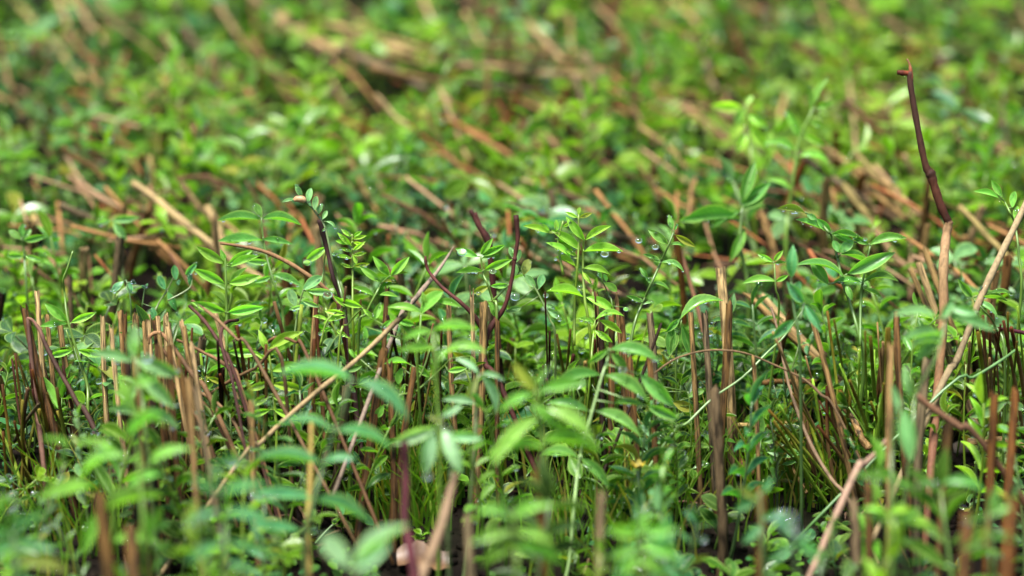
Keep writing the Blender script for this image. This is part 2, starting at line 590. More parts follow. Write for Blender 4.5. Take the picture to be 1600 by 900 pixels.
# ------------------------------------------------------------------ shoots traced one by one
LEAF_SPOTS = []      # (world point, normal) for dew
LANDMARK = []        # (x, y, depth, words)
def shoot(label, tint, d, stems, leaves, sw=5, lean=0.0, mark=None, name='leafy_shoot', cat='plant', group=None, var=0.15, stemc=None, dz=0.2):
    """stems: pixel paths from tip to foot, the first carried on to the soil; leaves: (bx, by, tx, ty[, apparent width / length])"""
    col = tuple(c * 1.68 + k for c, k in zip(TINT[tint], (.024, .034, .022)))      # paler young leaves, lifted further in colour to look brightly lit
    b = MB()
    main = None
    allp = []
    for si, path in enumerate(stems):
        q = [P(x, y, d + (RND.uniform(-.004, .004) if i else 0)) for i, (x, y) in enumerate(path)]
        if si == 0:
            e = q[-1]
            foot = Vector((e.x + RND.uniform(-.006, .006), e.y + RND.uniform(-.006, .006), gz(e.x, e.y) - .003))
            if e.z - foot.z > 0.004:
                q.append(foot)
            else:
                foot = e
            main = foot
        qs = smooth_path(q, 5)
        n = len(qs) - 1
        r0 = sw * K * d * .5
        b.tube([p - main for p in qs], [r0 * (0.6 + .5 * i / n) * (1 if si == 0 else .8) for i in range(n + 1)], 6)
        allp += qs
    root = thing(name, label, cat, main, group)
    ls = []
    for lf in leaves:
        bx, by, tx, ty = lf[:4]
        wr = (lf[4] if len(lf) > 4 else 0.27) * (.92 if d > .93 else .8)
        B = P(bx, by, d)
        plen = math.hypot(tx - bx, ty - by) * K * d
        T = P(tx, ty, d + RND.uniform(-dz, dz) * plen)
        near = min(allp, key=lambda p: (p - B).length)
        gap = (near - B).length
        if gap > .0009:
            b.tube([near - main, B - main], [r0 * .45, r0 * .4], 5)
        dr = (T - B).normalized()
        v = (CAM - B).normalized()
        s = v.cross(dr).normalized()
        nf = dr.cross(s)
        wide = wr >= 0.42
        wn = max(wr * 1.0, (0.50 if wide else 0.27))
        roll = math.acos(min(1.0, wr / wn))
        if s.z < 0:
            s = -s
        nn = nf * math.cos(roll) + s * math.sin(roll)
        me = RND.choice(OVAL + OBOV[:1]) if wide else RND.choice(LANCE)
        ls.append((me, B, T, nn, wn * (T - B).length))
    obj('stem', b.build('stem', M_STEM), root, vary(stemc or STEMC[tint], .1))
    for me, B, T, nn, wd in ls:
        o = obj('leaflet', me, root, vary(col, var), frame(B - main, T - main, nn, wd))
        LEAF_SPOTS.append((B, T, nn, wd, ARCH.get(me.name, .05)))
    if mark:
        LANDMARK.append((*stems[0][0], d, mark))
    return root


# ------------------------------------------------------------------ shoots that fill the field
def spec_pinnate(seed, small=False):
    r = random.Random(seed)
    H = 1.0
    az = r.uniform(0, 6)
    lx, ly = math.cos(az) * r.uniform(.05, .28), math.sin(az) * r.uniform(.05, .28)
    def sp(t):
        return Vector((lx * t * t, ly * t * t, H * t))
    b = MB()
    pts = [sp(i / 7) for i in range(8)]
    rr = .011 if not small else .009
    b.tube(pts, [rr * (1.1 - .5 * i / 7) for i in range(8)], 5)
    stem = b.build('stem', M_STEM)
    lv = []
    n = r.randint(4, 6) if not small else r.randint(6, 9)
    phi = r.uniform(0, 6)
    t0 = r.uniform(.3, .5) if not small else r.uniform(.25, .4)
    for i in range(n):
        t = t0 + (0.97 - t0) * i / (n - 1)
        ll = (.235 if not small else .115) * (1.08 - .42 * ((t - t0) / (1 - t0)) ** 2) * r.uniform(.85, 1.12)
        for sgn in (0, 1):
            a = phi + sgn * PI + r.uniform(-.3, .3)
            el = r.uniform(-.1, .5) + .3 * t
            dr = Vector((math.cos(a) * math.cos(el), math.sin(a) * math.cos(el), math.sin(el)))
            B = sp(t + r.uniform(-.012, .012)) + dr * .012
            nn = Vector((r.uniform(-.35, .35), r.uniform(-.7, .1), 1))
            wd = ll * (r.uniform(.21, .28) if not small else r.uniform(.36, .46))
            lv.append((r.choice(LANCE) if not small else r.choice(OVAL), frame(B, B + dr * ll, nn, wd)))
    a = r.uniform(0, 6)
    dr = Vector((lx * 1.5 + .4 * math.cos(a), ly * 1.5 + .4 * math.sin(a), .8)).normalized()
    ll = .19 if not small else .1
    lv.append((r.choice(LANCE) if not small else r.choice(OVAL), frame(sp(1), sp(1) + dr * ll, Vector((r.uniform(-.5, .5), -1, .3)), ll * .34)))
    return [(stem, lv)]

def spec_clover(seed):
    r = random.Random(seed)
    out = []
    for k in range(r.randint(3, 5)):
        az = 2 * PI * k / 4 + r.uniform(-.6, .6)
        h = r.uniform(.5, 1.0)
        rd = r.uniform(.1, .5)
        e = Vector((math.cos(az) * rd, math.sin(az) * rd, h))
        b = MB()
        m = Vector((e.x * .35, e.y * .35, h * .55))
        pts = smooth_path([Vector((0, 0, 0)), m, e], 4)
        b.tube(pts, [.012 - .005 * i / (len(pts) - 1) for i in range(len(pts))], 5)
        st = b.build('leaf_stalk', M_STEM)
        lv = []
        for j in range(3):
            a = az + (j - 1) * 1.55 + r.uniform(-.2, .2)
            el = r.uniform(-.35, .4)
            dr = Vector((math.cos(a) * math.cos(el), math.sin(a) * math.cos(el), math.sin(el)))
            ll = r.uniform(.19, .27)
            lv.append((r.choice(OVAL + OBOV), frame(e + dr * .01, e + dr * (ll + .01), Vector((r.uniform(-.4, .4), r.uniform(-.8, .2), 1)), ll * r.uniform(.42, .55))))
        out.append((st, lv))
    return out

def spec_seedling(seed):
    r = random.Random(seed)
    b = MB()
    b.tube([Vector((0, 0, 0)), Vector((.05, 0, .5)), Vector((0.02, .05, 1))], [.03, .026, .02], 5)
    st = b.build('stem', M_STEM)
    lv = []
    a0 = r.uniform(0, 6)
    for k in range(r.randint(4, 7)):
        a = a0 + k * 1.6 + r.uniform(-.2, .2)
        t = .35 + .65 * (k + 1) / 7
        el = r.uniform(.1, .7)
        dr = Vector((math.cos(a) * math.cos(el), math.sin(a) * math.cos(el), math.sin(el)))
        ll = r.uniform(.4, .6)
        B = Vector((.03, .02, t))
        lv.append((r.choice(OVAL + OBOV), frame(B, B + dr * ll, Vector((r.uniform(-.4, .4), -.5, 1)), ll * r.uniform(.5, .7))))
    return [(st, lv)]

SP_PIN = [spec_pinnate(100 + i) for i in range(12)]
SP_VET = [spec_pinnate(200 + i, True) for i in range(8)]
SP_CLO = [spec_clover(300 + i) for i in range(9)]
SP_SEE = [spec_seedling(400 + i) for i in range(6)]

def plant(name, label, cat, spec, foot, height, tint, lean=(0, 0), rot=0.0, group=None, shade=1.0):
    z = Vector((lean[0], lean[1], 1)).normalized()
    x = Vector((math.cos(rot), math.sin(rot), 0))
    x = (x - z * x.dot(z)).normalized()
    y = z.cross(x)
    m = Matrix((x * height, y * height, z * height)).transposed().to_4x4()
    m.translation = foot
    root = thing(name, label, cat, foot, group, m)
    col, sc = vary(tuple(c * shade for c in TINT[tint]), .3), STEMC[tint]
    multi = len(spec) > 1
    for st, lv in spec:
        so_ = obj('leaf_stalk' if multi else 'stem', st, root, sc)
        for me, f in lv:
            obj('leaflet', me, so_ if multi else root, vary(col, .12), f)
            if RND.random() < .3:
                g = m @ f
                B, T = g @ Vector((0, 0, 0)), g @ Vector((1, 0, 0))
                nn = (g.to_3x3() @ Vector((0, 0, 1))).normalized()
                FIELD_SPOTS.append((B, T, nn, (g.to_3x3() @ Vector((0, 1, 0))).length, ARCH.get(me.name, .05)))
    return root
FIELD_SPOTS = []

def side_words(x, y, d):
    lx, ly, ld, words_ = min(LANDMARK, key=lambda l: abs(l[0] - x) * 1.0 + abs(l[1] - y) * .6 + abs(l[2] - d) * 300)
    if d > ld + .05:
        rel = 'beyond'
    elif d < ld - .05:
        rel = 'in front of'
    else:
        rel = 'left of' if x < lx else 'right of'
    return rel + ' ' + words_
def trim(lab):
    w_ = lab.split()
    while len(w_) > 15:
        w_ = w_[1:]
    return ' '.join(w_)
def soft(d):
    return 'sharp ' if .95 < d < 1.05 else ('' if .9 < d < 1.12 else 'blurred ')

def tint_pick(r, y, x=None):
    if x is not None:      # neighbours tend to be of one kind of green
        k = noise.noise((x / 190, y / 110, 7.7)) + r.uniform(-.28, .28) + (.2 if y < 260 else 0)
        return 'yellow green' if k > .22 else 'bright green' if k > -.03 else 'green' if k > -.14 else r.choice(['blue green', 'blue green', 'pale grey green', 'dark green'])
    if y < 300:
        return r.choices(['yellow green', 'bright green', 'green', 'blue green', 'pale grey green'], [4, 5, 2, 2, 1])[0]
    return r.choices(['yellow green', 'bright green', 'green', 'blue green', 'pale grey green'], [3, 5, 3, 2, 1])[0]

def fill(kind, spots, r, shade=None):
    """spots: (x, y, h) of the tip in the picture and its height"""
    for x, y, h in spots:
        d = depth_at(y, h)
        tip = P(x, y, d)
        ln = (r.uniform(-.2, .2), r.uniform(-.15, .2))
        foot = Vector((tip.x - ln[0] * h, tip.y - ln[1] * h, 0))
        foot.z = gz(foot.x, foot.y) - .002
        if y > 570:
            fx, fy, _ = pix(foot)
            if not opening(fx, fy) and kind != 'seedling':
                continue
        tint = tint_pick(r, y, x)
        if kind == 'pinnate':
            sp, nm, wd, grp, cat = r.choice(SP_PIN), 'leafy_shoot', 'narrow leaved shoot', 'narrow leaved shoots filling the field', 'plant'
        elif kind == 'vetch':
            sp, nm, wd, grp, cat = r.choice(SP_VET), 'vetch_shoot', 'tiny leaved vetch shoot', 'vetch shoots filling the field', 'plant'
        elif kind == 'clover':
            sp, nm, wd, grp, cat = r.choice(SP_CLO), 'clover_plant', 'three leaved clover', 'clover plants filling the field', 'clover'
        else:
            sp, nm, wd, grp, cat = r.choice(SP_SEE), 'seedling', 'round leaved seedling', 'seedlings low on the soil', 'seedling'
        lab = trim(f'{soft(d)}{tint} {wd} {side_words(x, y, d)}')
        plant(nm, lab, cat, sp, foot, h / (1 if kind != 'clover' else .95), tint, ln, r.uniform(0, 6.28), grp, shade if shade else .62 if y > 540 else 1.0)  # older low leaves, darkened further with shade put into their colour

r = random.Random(5)
def scatter(n, y0, y1, h0, h1, gap, x0=-20, x1=1620, keep=lambda x, y: True, tries=40):
    pts = []
    for _ in range(n * tries):
        if len(pts) >= n:
            break
        y = r.uniform(y0, y1)
        x = r.uniform(x0, x1)
        if not keep(x, y):
            continue
        s = gap * (1.0 - .35 * max(0, (450 - y) / 450))
        if all(abs(x - p[0]) > s or abs(y - p[1]) > s * .6 for p in pts):
            pts.append((x, y, r.uniform(h0, h1)))
    return pts
def opening(x, y):          # the gaps where soil shows
    g = ((705, 790, 125, 105), (1510, 690, 100, 85), (1160, 760, 70, 70), (260, 800, 45, 50), (50, 640, 60, 40), (560, 790, 60, 40), (1270, 680, 50, 40))
    return not any(((x - a) / c) ** 2 + ((y - b_) / e) ** 2 < 1 for a, b_, c, e in g)

def clump(x, y):            # the back field grows in clumps with dark hollows between
    for a, b_, c, e in ((215, 395, 105, 60), (1120, 395, 75, 50), (985, 175, 65, 26), (600, 122, 60, 22), (770, 285, 50, 36), (500, 190, 65, 34), (350, 290, 55, 36), (1400, 310, 80, 50), (940, 240, 55, 26), (640, 330, 50, 30), (1260, 380, 60, 40), (110, 200, 40, 24), (1180, 240, 50, 24)):
        if ((x - a) / c) ** 2 + ((y - b_) / e) ** 2 < 1:
            return False
    return noise.noise((x / 130, y / 75, 3.1)) > -.36

# ------------------------------------------------------------------ the shoots one can point at
shoot('thin green stalk with paired narrow leaflets above the leftmost cut stalks', 'bright green', .995,
      [[(114, 392), (105, 420), (99, 437), (101, 460), (106, 500), (120, 548), (136, 600), (138, 650)], [(103, 515), (122, 570)]],
      [(105, 502, 69, 473, .36), (106, 506, 62, 510, .24), (111, 504, 151, 488, .3), (113, 548, 75, 557, .3), (122, 547, 160, 557, .34),
       (92, 640, 57, 582), (93, 652, 64, 652, .16), (93, 660, 62, 642, .18), (94, 640, 114, 643, .18)], 5, mark='the leftmost thin green stalk')
shoot('tiny fresh sprig with narrow leaflets at the foot of the pale narrow stub', 'bright green', 1.0,
      [[(97, 618), (95, 650), (92, 672)]],
      [(96, 622, 66, 619, .14), (97, 618, 118, 602, .2), (96, 640, 62, 642, .14), (96, 638, 115, 641, .2), (97, 620, 112, 568, .26), (97, 622, 118, 585, .26)], 3)
shoot('upright shoot with tidy pairs of wide spaced leaflets beside the bundled cut stalks', 'bright green', .985,
      [[(352, 398), (353, 440), (354, 490), (354, 560), (353, 640), (352, 690)]],
      [(351, 412, 306, 385, .32), (352, 408, 344, 389, .42), (357, 412, 394, 391, .36), (360, 417, 406, 400, .26), (351, 443, 302, 420, .32), (358, 443, 409, 431, .34),
       (352, 487, 298, 472, .3), (357, 488, 413, 480, .3), (352, 552, 313, 552, .36), (356, 550, 408, 553, .3), (352, 600, 322, 588, .3), (356, 604, 398, 596, .3)], 6,
      mark='the upright tidy shoot')
shoot('taller shoot with long drooping leaflets just behind the upright tidy shoot', 'green', 1.035,
      [[(408, 340), (414, 389), (428, 442), (441, 485), (446, 540)]],
      [(409, 341, 397, 318, .5), (411, 342, 471, 352, .2), (408, 343, 340, 345, .2), (411, 374, 458, 382, .24), (410, 375, 340, 377, .2), (425, 430, 472, 448, .24), (424, 432, 396, 442, .3),
       (420, 410, 384, 408, .3)], 5, mark='the long drooping leaflets')
shoot('bending vetch tip with small rounded leaflets and a curled bud, highest in the centre left', 'pale grey green', 1.0,
      [[(467, 312), (483, 320), (495, 335), (507, 353), (519, 405), (527, 435), (534, 462), (540, 500), (546, 560)]],
      [(462, 311, 440, 316, .22), (472, 308, 461, 287, .42), (482, 316, 486, 294, .52), (492, 328, 495, 306, .5), (498, 334, 503, 318, .52), (504, 342, 511, 329, .55),
       (508, 346, 525, 358, .24), (480, 314, 486, 322, .5), (497, 333, 494, 322, .5), (508, 356, 503, 362, .4), (517, 396, 526, 398, .4)], 4.5, mark='the bending vetch tip', dz=.1)
shoot('ladder like shoot of many little narrow leaflets right of the bending vetch tip', 'yellow green', 1.005,
      [[(550, 366), (551, 420), (551, 489), (552, 560)]],
      [(549, 370, 533, 358, .34), (552, 369, 566, 361, .36), (551, 373, 573, 368, .3), (549, 381, 524, 376, .3), (552, 379, 570, 382, .3), (549, 393, 531, 387, .3), (552, 391, 571, 377, .3),
       (549, 404, 525, 399, .26), (552, 399, 573, 395, .3), (549, 418, 532, 412, .32), (553, 416, 578, 412, .3), (549, 384, 527, 363, .3), (551, 398, 557, 412, .5)], 4.5,
      mark='the little ladder like shoot')
shoot('shoot with broad rounded wet leaflets left of the thin dark upright stems', 'pale grey green', .99,
      [[(474, 453), (468, 475), (462, 510), (460, 560)], [(478, 455), (474, 453)]],
      [(462, 478, 452, 452, .62), (474, 453, 503, 432, .5), (480, 455, 522, 457, .3), (476, 478, 451, 484, .3), (472, 470, 500, 480, .3)], 4, mark='the broad rounded wet leaflets')
shoot('single narrow leaflet with a drop at its tip on a thin yellow stalk', 'bright green', 1.02,
      [[(510, 386), (506, 420), (505, 470)]], [(510, 386, 474, 412, .34)], 3)
shoot('forking shoot with pale edged pointed leaflets right of the little ladder like shoot', 'bright green', .99,
      [[(610, 431), (597, 442), (588, 458), (572, 490), (560, 525)]],
      [(608, 430, 582, 400, .36), (611, 430, 640, 401, .36), (612, 431, 637, 426, .26), (596, 441, 561, 415, .3), (598, 441, 619, 442, .2), (585, 462, 550, 449, .26), (592, 461, 622, 464, .22)], 4.5,
      mark='the forking pale edged shoot')
shoot('low yellow green shoot of spread narrow leaflets under the forking pale edged shoot', 'yellow green', .985,
      [[(567, 481), (545, 505), (530, 540)], [(540, 478), (512, 500), (500, 540)]],
      [(566, 480, 526, 467, .3), (540, 490, 507, 486, .3), (545, 480, 520, 462, .3), (512, 500, 488, 494, .26), (505, 505, 540, 496, .22), (567, 482, 586, 500, .3), (520, 512, 498, 520, .3), (525, 515, 545, 528, .3)], 4,
      mark='the low spread yellow green shoot')
shoot('shoot with glossy leaflets hung with drops beside the forked maroon twig', 'bright green', 1.0,
      [[(751, 400), (755, 428), (761, 442), (770, 470), (776, 500)], [(800, 440), (770, 470)]],
      [(747, 401, 711, 388, .34), (751, 398, 770, 372, .36), (753, 399, 789, 383, .3), (757, 422, 801, 405, .3), (754, 424, 712, 426, .26), (764, 447, 738, 458, .42), (766, 447, 797, 446, .3),
       (764, 471, 774, 494, .5), (752, 405, 780, 398, .26)], 5, mark='the glossy shoot hung with drops')
shoot('shoot with one broad light leaf and one arching blade over the leaning straw', 'bright green', .965,
      [[(658, 489), (656, 520), (652, 570)]],
      [(658, 489, 691, 456, .46), (680, 471, 722, 481, .26), (658, 488, 605, 480, .26), (665, 480, 660, 455, .4)], 5, mark='the broad light leaf')
shoot('small round leaved vetch stem leaning against the forked maroon twig', 'pale grey green', 1.005,
      [[(814, 420), (821, 433), (839, 455), (858, 497), (868, 540)]],
      [(818, 429, 826, 405, .62), (806, 430, 806, 414, .6), (803, 411, 813, 390, .55), (842, 451, 848, 429, .62), (836, 449, 821, 430, .55), (853, 477, 867, 481, .5), (856, 484, 878, 498, .45),
       (812, 468, 793, 458, .5), (815, 480, 790, 487, .45), (800, 402, 796, 386, .5)], 4, mark='the small round leaved vetch')
shoot('bright yellow green shoot with long spreading leaflets, tallest in the middle of the field', 'yellow green', .995,
      [[(912, 372), (911, 400), (911, 428), (914, 470), (919, 500), (924, 560)], [(904, 335), (904, 380), (902, 422), (898, 480), (897, 540)], [(880, 345), (872, 380), (880, 430)]],
      [(914, 376, 884, 338, .3), (908, 391, 861, 359, .28), (915, 375, 955, 353, .28), (912, 393, 974, 393, .19), (903, 340, 883, 331, .3), (904, 336, 906, 324, .5), (905, 340, 925, 333, .34),
       (858, 364, 817, 353, .26), (859, 362, 842, 351, .24), (870, 362, 869, 343, .44), (892, 403, 853, 379, .24), (900, 417, 864, 403, .2), (911, 419, 954, 430, .24), (911, 464, 854, 455, .2),
       (915, 464, 964, 489, .28), (896, 392, 872, 375, .3), (901, 400, 880, 386, .3), (910, 425, 925, 445, .3), (880, 354, 897, 346, .3), (868, 374, 890, 384, .2)], 5.5, mark='the tall bright yellow green shoot')
shoot('low bright leaflets in front of the row of short brown stubs', 'yellow green', .985,
      [[(928, 517), (925, 545), (922, 590)]],
      [(929, 516, 957, 535, .34), (936, 500, 972, 521, .28), (928, 505, 902, 497, .26), (930, 500, 975, 494, .2)], 4)
shoot('leaflet pair like a bud right of the tall bright yellow green shoot', 'bright green', 1.0,
      [[(940, 437), (950, 460), (958, 500)]], [(944, 442, 964, 455, .5), (941, 436, 934, 424, .5), (948, 440, 943, 428, .5), (975, 480, 982, 484, .6)], 3.5)
shoot('slender leaning stalk with sparse leaflets between the yellow green shoot and tallest stub', 'green', .998,
      [[(1053, 362), (1044, 384), (1032, 411), (1018, 442), (1003, 476), (993, 500), (985, 540), (983, 590)]],
      [(1051, 359, 1045, 335, .42), (1054, 360, 1058, 350, .4), (1055, 367, 1087, 386, .3), (1044, 381, 1012, 358, .36), (1046, 383, 1071, 386, .2), (1031, 411, 1018, 400, .46), (1028, 406, 1004, 397, .26),
       (1033, 410, 1069, 425, .22), (1017, 442, 1008, 432, .42), (1012, 434, 1000, 418, .42), (1019, 442, 1046, 453, .2), (1004, 473, 978, 462, .28), (1005, 471, 996, 467, .5), (1005, 476, 1025, 474, .2)], 5,
      mark='the slender leaning stalk', dz=.1)
shoot('arching wet leaf rising to the tallest pale stub', 'green', 1.0,
      [[(1065, 500), (1058, 540), (1056, 590)]], [(1062, 500, 1130, 470, .2), (1062, 498, 1040, 520, .36), (1058, 520, 1048, 552, .4), (1066, 508, 1082, 560, .3), (1050, 510, 1046, 556, .42)], 4, mark='the arching wet leaf')
shoot('large leafy spray of broad overlapping leaves left of the tall bent stick', 'green', .985,
      [[(1296, 362), (1300, 372), (1310, 410), (1316, 440), (1330, 480), (1341, 520), (1350, 580)], [(1360, 383), (1350, 430), (1345, 470), (1344, 540)], [(1258, 332), (1275, 342), (1296, 364)]],
      [(1258, 333, 1214, 326, .26), (1261, 335, 1276, 342, .6), (1294, 362, 1243, 343, .22), (1298, 362, 1275, 341, .45), (1300, 366, 1345, 372, .26), (1334, 378, 1300, 364, .3), (1358, 383, 1417, 372, .27),
       (1357, 381, 1331, 370, .4), (1311, 394, 1333, 376, .6), (1312, 394, 1302, 376, .6), (1324, 428, 1399, 394, .3), (1314, 397, 1362, 417, .14), (1347, 442, 1300, 443, .2), (1348, 442, 1404, 440, .2),
       (1294, 444, 1266, 405, .42), (1319, 433, 1244, 414, .16), (1350, 452, 1378, 465, .2), (1322, 445, 1332, 470, .4), (1312, 380, 1324, 396, .6)], 6, mark='the large leafy spray')
shoot('upright blurred blades and a rounded leaf on the near edge of the large leafy spray', 'blue green', .94,
      [[(1236, 440), (1240, 480), (1250, 560)], [(1257, 473), (1250, 500)]],
      [(1236, 434, 1239, 382, .4), (1255, 473, 1229, 440, .44), (1252, 478, 1262, 500, .5), (1240, 472, 1250, 440, .5), (1258, 476, 1285, 520, .3), (1240, 500, 1206, 530, .4)], 5)
shoot('small rosette of three short leaflets behind the tallest pale stub', 'bright green', 1.02,
      [[(1210, 412), (1212, 450), (1216, 500)]], [(1208, 409, 1184, 397, .36), (1209, 408, 1224, 391, .4), (1209, 412, 1230, 411, .24), (1208, 413, 1190, 414, .24), (1213, 440, 1160, 443, .24), (1212, 440, 1232, 430, .36)], 4)
shoot('leaning sprig with four oval leaflets above the long pale leaning stick', 'bright green', 1.0,
      [[(1564, 310), (1570, 316), (1578, 332), (1586, 352), (1592, 400), (1594, 480)]],
      [(1561, 310, 1521, 299, .24), (1565, 306, 1549, 281, .42), (1582, 324, 1586, 299, .5), (1587, 344, 1590, 322, .5), (1566, 308, 1560, 300, .6)], 4.5, mark='the sprig of oval leaflets')
shoot('three pointed leaflets meeting on one stalk beneath the long pale leaning stick', 'green', .985,
      [[(1520, 466), (1538, 486), (1556, 510), (1570, 560)]], [(1519, 464, 1496, 436, .36), (1523, 466, 1575, 471, .17), (1547, 458, 1584, 461, .2), (1530, 460, 1538, 446, .5), (1522, 472, 1560, 498, .2)], 4.5,
      mark='the three pointed leaflets')
shoot('blue green paired oval leaves nodding over the back of the bundled stubs', 'blue green', 1.03,
      [[(275, 425), (262, 452), (245, 480), (236, 520)], [(300, 430), (296, 450), (262, 470)]],
      [(258, 452, 247, 431, .55), (275, 437, 272, 414, .55), (297, 446, 296, 429, .5), (290, 430, 309, 410, .4), (280, 437, 277, 446, .6), (262, 456, 276, 486, .4)], 3.5, stemc=(.1, .13, .04))
shoot('drooping dark clover heads above the bundled stubs', 'blue green', 1.02,
      [[(197, 437), (204, 470), (206, 520)], [(226, 450), (222, 480)]],
      [(193, 440, 175, 456, .5), (200, 440, 205, 458, .6), (203, 440, 212, 442, .5), (226, 450, 220, 446, .5), (227, 450, 231, 443, .5), (238, 480, 242, 500, .6)], 3)

# low in the picture, still close to the plane of focus
shoot('green stalk rising in front of the stubs with three tiers of broad blades', 'green', .925,
      [[(952, 545), (950, 560), (941, 586), (930, 625), (918, 670), (905, 720), (897, 790), (889, 880)]],
      [(951, 547, 1034, 568, .25), (950, 547, 918, 568, .34), (955, 551, 980, 576, .48), (944, 586, 1014, 631, .27), (939, 586, 860, 611, .28), (931, 642, 1001, 683, .26), (919, 642, 856, 629, .3),
       (909, 716, 952, 762, .32), (904, 716, 841, 714, .22), (960, 630, 1006, 634, .24), (1010, 634, 1060, 655, .36), (1000, 585, 1052, 634, .4)], 5.5, mark='the three tiered green stalk', stemc=(.19, .28, .09))
shoot('low broad leaflets with beads of water between the short brown stubs', 'green', .985,
      [[(1075, 612), (1078, 640), (1080, 680)]], [(1052, 628, 1082, 640, .56), (1030, 612, 1052, 634, .4), (1015, 600, 1002, 580, .6), (1008, 640, 1048, 655, .5), (1076, 620, 1100, 610, .5)], 3)
shoot('tiny cluster of short leaflets under the short brown stubs', 'green', .98,
      [[(992, 690), (988, 720), (985, 740)]], [(985, 695, 975, 675, .6), (975, 708, 958, 700, .6), (992, 697, 1010, 728, .3), (995, 690, 1017, 700, .42), (986, 690, 992, 672, .5), (970, 712, 935, 718, .4)], 3)
shoot('dark oval leaflets climbing the lone slim stub in the bottom right quarter', 'green', .985,
      [[(1190, 680), (1186, 720), (1184, 780)]], [(1184, 688, 1191, 647, .42), (1192, 690, 1230, 679, .42), (1192, 706, 1175, 727, .46), (1198, 706, 1250, 710, .32), (1195, 712, 1212, 740, .5), (1198, 700, 1236, 682, .4)], 3.5,
      mark='the dark oval leaflets on the slim stub')
shoot('small pale veined leaflets in the shade below the leaning straw', 'green', .99,
      [[(540, 590), (536, 630), (530, 690)], [(520, 610), (530, 650)]],
      [(527, 590, 518, 605, .6), (522, 614, 534, 628, .6), (540, 600, 556, 612, .45), (540, 580, 566, 572, .4), (536, 620, 512, 630, .5), (534, 640, 560, 640, .4), (540, 570, 530, 556, .5), (512, 640, 520, 665, .4),
       (530, 660, 508, 676, .5), (560, 600, 580, 588, .4)], 3, mark='the small leaflets below the leaning straw')
shoot('leafy tangle of pointed leaflets in front of the dark stub under the leaning straw', 'bright green', .97,
      [[(672, 545), (660, 580), (640, 612), (618, 640)], [(705, 560), (680, 585), (650, 612)]],
      [(638, 568, 600, 569, .2), (650, 570, 672, 590, .4), (628, 575, 622, 600, .5), (632, 600, 628, 618, .5), (600, 632, 588, 652, .6), (625, 500, 652, 530, .3), (612, 500, 596, 512, .4), (645, 520, 668, 545, .4),
       (700, 580, 730, 575, .34), (735, 556, 741, 572, .5), (585, 500, 595, 472, .4), (570, 510, 572, 536, .36), (545, 545, 556, 560, .4), (620, 500, 650, 508, .4)], 4, mark='the leafy tangle under the straw')
shoot('yellow green fan of long curved leaflets at the base of the leaning straw', 'yellow green', .975,
      [[(418, 540), (424, 580), (430, 640), (432, 700)]],
      [(418, 548, 404, 515, .36), (420, 545, 475, 518, .28), (422, 555, 474, 528, .25), (420, 562, 398, 552, .3), (418, 576, 390, 580, .3), (424, 580, 480, 572, .28), (420, 598, 385, 610, .36), (425, 600, 478, 608, .3),
       (420, 618, 392, 634, .4), (426, 620, 462, 632, .3), (434, 560, 428, 530, .3), (438, 590, 460, 590, .3), (422, 640, 380, 652, .3), (428, 640, 470, 656, .3)], 5, mark='the yellow green fan')
shoot('blue green clover leaf lying over dark soil in the bottom centre', 'blue green', .965,
      [[(552, 802), (530, 812), (500, 840), (470, 880), (455, 895)]], [(534, 810, 524, 778, .5), (536, 811, 553, 834, .42), (552, 800, 584, 820, .46), (555, 796, 542, 768, .4)], 4, mark='the blue green clover on dark soil')
shoot('low clover with serrated rounded leaves at the lower left of the slim stub', 'green', .985,
      [[(1205, 712), (1215, 730), (1218, 760)]], [(1200, 690, 1231, 682, .6), (1210, 708, 1248, 708, .46), (1206, 712, 1210, 745, .5), (1196, 700, 1180, 690, .6), (1222, 726, 1246, 720, .3)], 3)
shoot('pair of narrow fresh leaflets standing in front of the bundled stubs', 'yellow green', .985,
      [[(184, 648), (184, 670), (188, 700)]], [(184, 646, 213, 610, .3), (183, 645, 187, 594, .36), (182, 647, 180, 624, .4), (186, 650, 192, 676, .4), (186, 640, 205, 604, .3)], 4, mark='the narrow fresh leaflets')
shoot('small oval leaflets in the dark gap at the lower left', 'yellow green', .97,
      [[(195, 770), (192, 790), (190, 820)]], [(180, 772, 163, 752, .5), (184, 774, 166, 776, .4), (196, 776, 222, 764, .5), (256, 750, 258, 722, .4), (258, 752, 242, 768, .5)], 3)
shoot('dark green shoot with a single oval leaf in front of the lone right hand stubs', 'dark green', .96,
      [[(1560, 640), (1548, 660), (1530, 690)]], [(1515, 652, 1572, 628, .4), (1575, 628, 1600, 640, .5)], 4)

# nearer than the plane of focus: large soft leaves
shoot('soft bright shoot with two tiers of arching leaves right of the leaning straw', 'bright green', .875,
      [[(676, 520), (680, 560), (684, 640), (688, 720)]],
      [(678, 515, 745, 515, .2), (676, 517, 628, 532, .3), (690, 556, 762, 552, .22), (684, 545, 622, 548, .22), (694, 545, 676, 570, .5), (688, 560, 672, 590, .4)], 7, mark='the soft two tiered bright shoot')
shoot('soft blue green shoot with long leaves arching both ways below the leaning straw', 'blue green', .83,
      [[(548, 592), (535, 640), (520, 680), (505, 730), (490, 785), (475, 870)]],
      [(550, 592, 436, 582, .18), (556, 596, 640, 662, .24), (520, 673, 440, 662, .2), (525, 674, 614, 702, .22), (500, 724, 398, 716, .18), (506, 724, 560, 720, .24), (488, 780, 398, 772, .24), (492, 782, 580, 818, .26),
       (470, 830, 390, 822, .25), (474, 832, 500, 826, .3)], 8, mark='the soft blue green arching shoot')
shoot('soft whitish wet clover leaves hanging over the maroon stem at bottom centre', 'silver green', .85,
      [[(690, 668), (700, 690), (706, 760), (700, 840)]],
      [(684, 668, 612, 694, .34), (676, 672, 664, 742, .44), (692, 670, 722, 742, .4), (700, 680, 755, 685, .38), (690, 650, 722, 632, .4), (694, 660, 668, 648, .4)], 7, mark='the whitish wet clover')
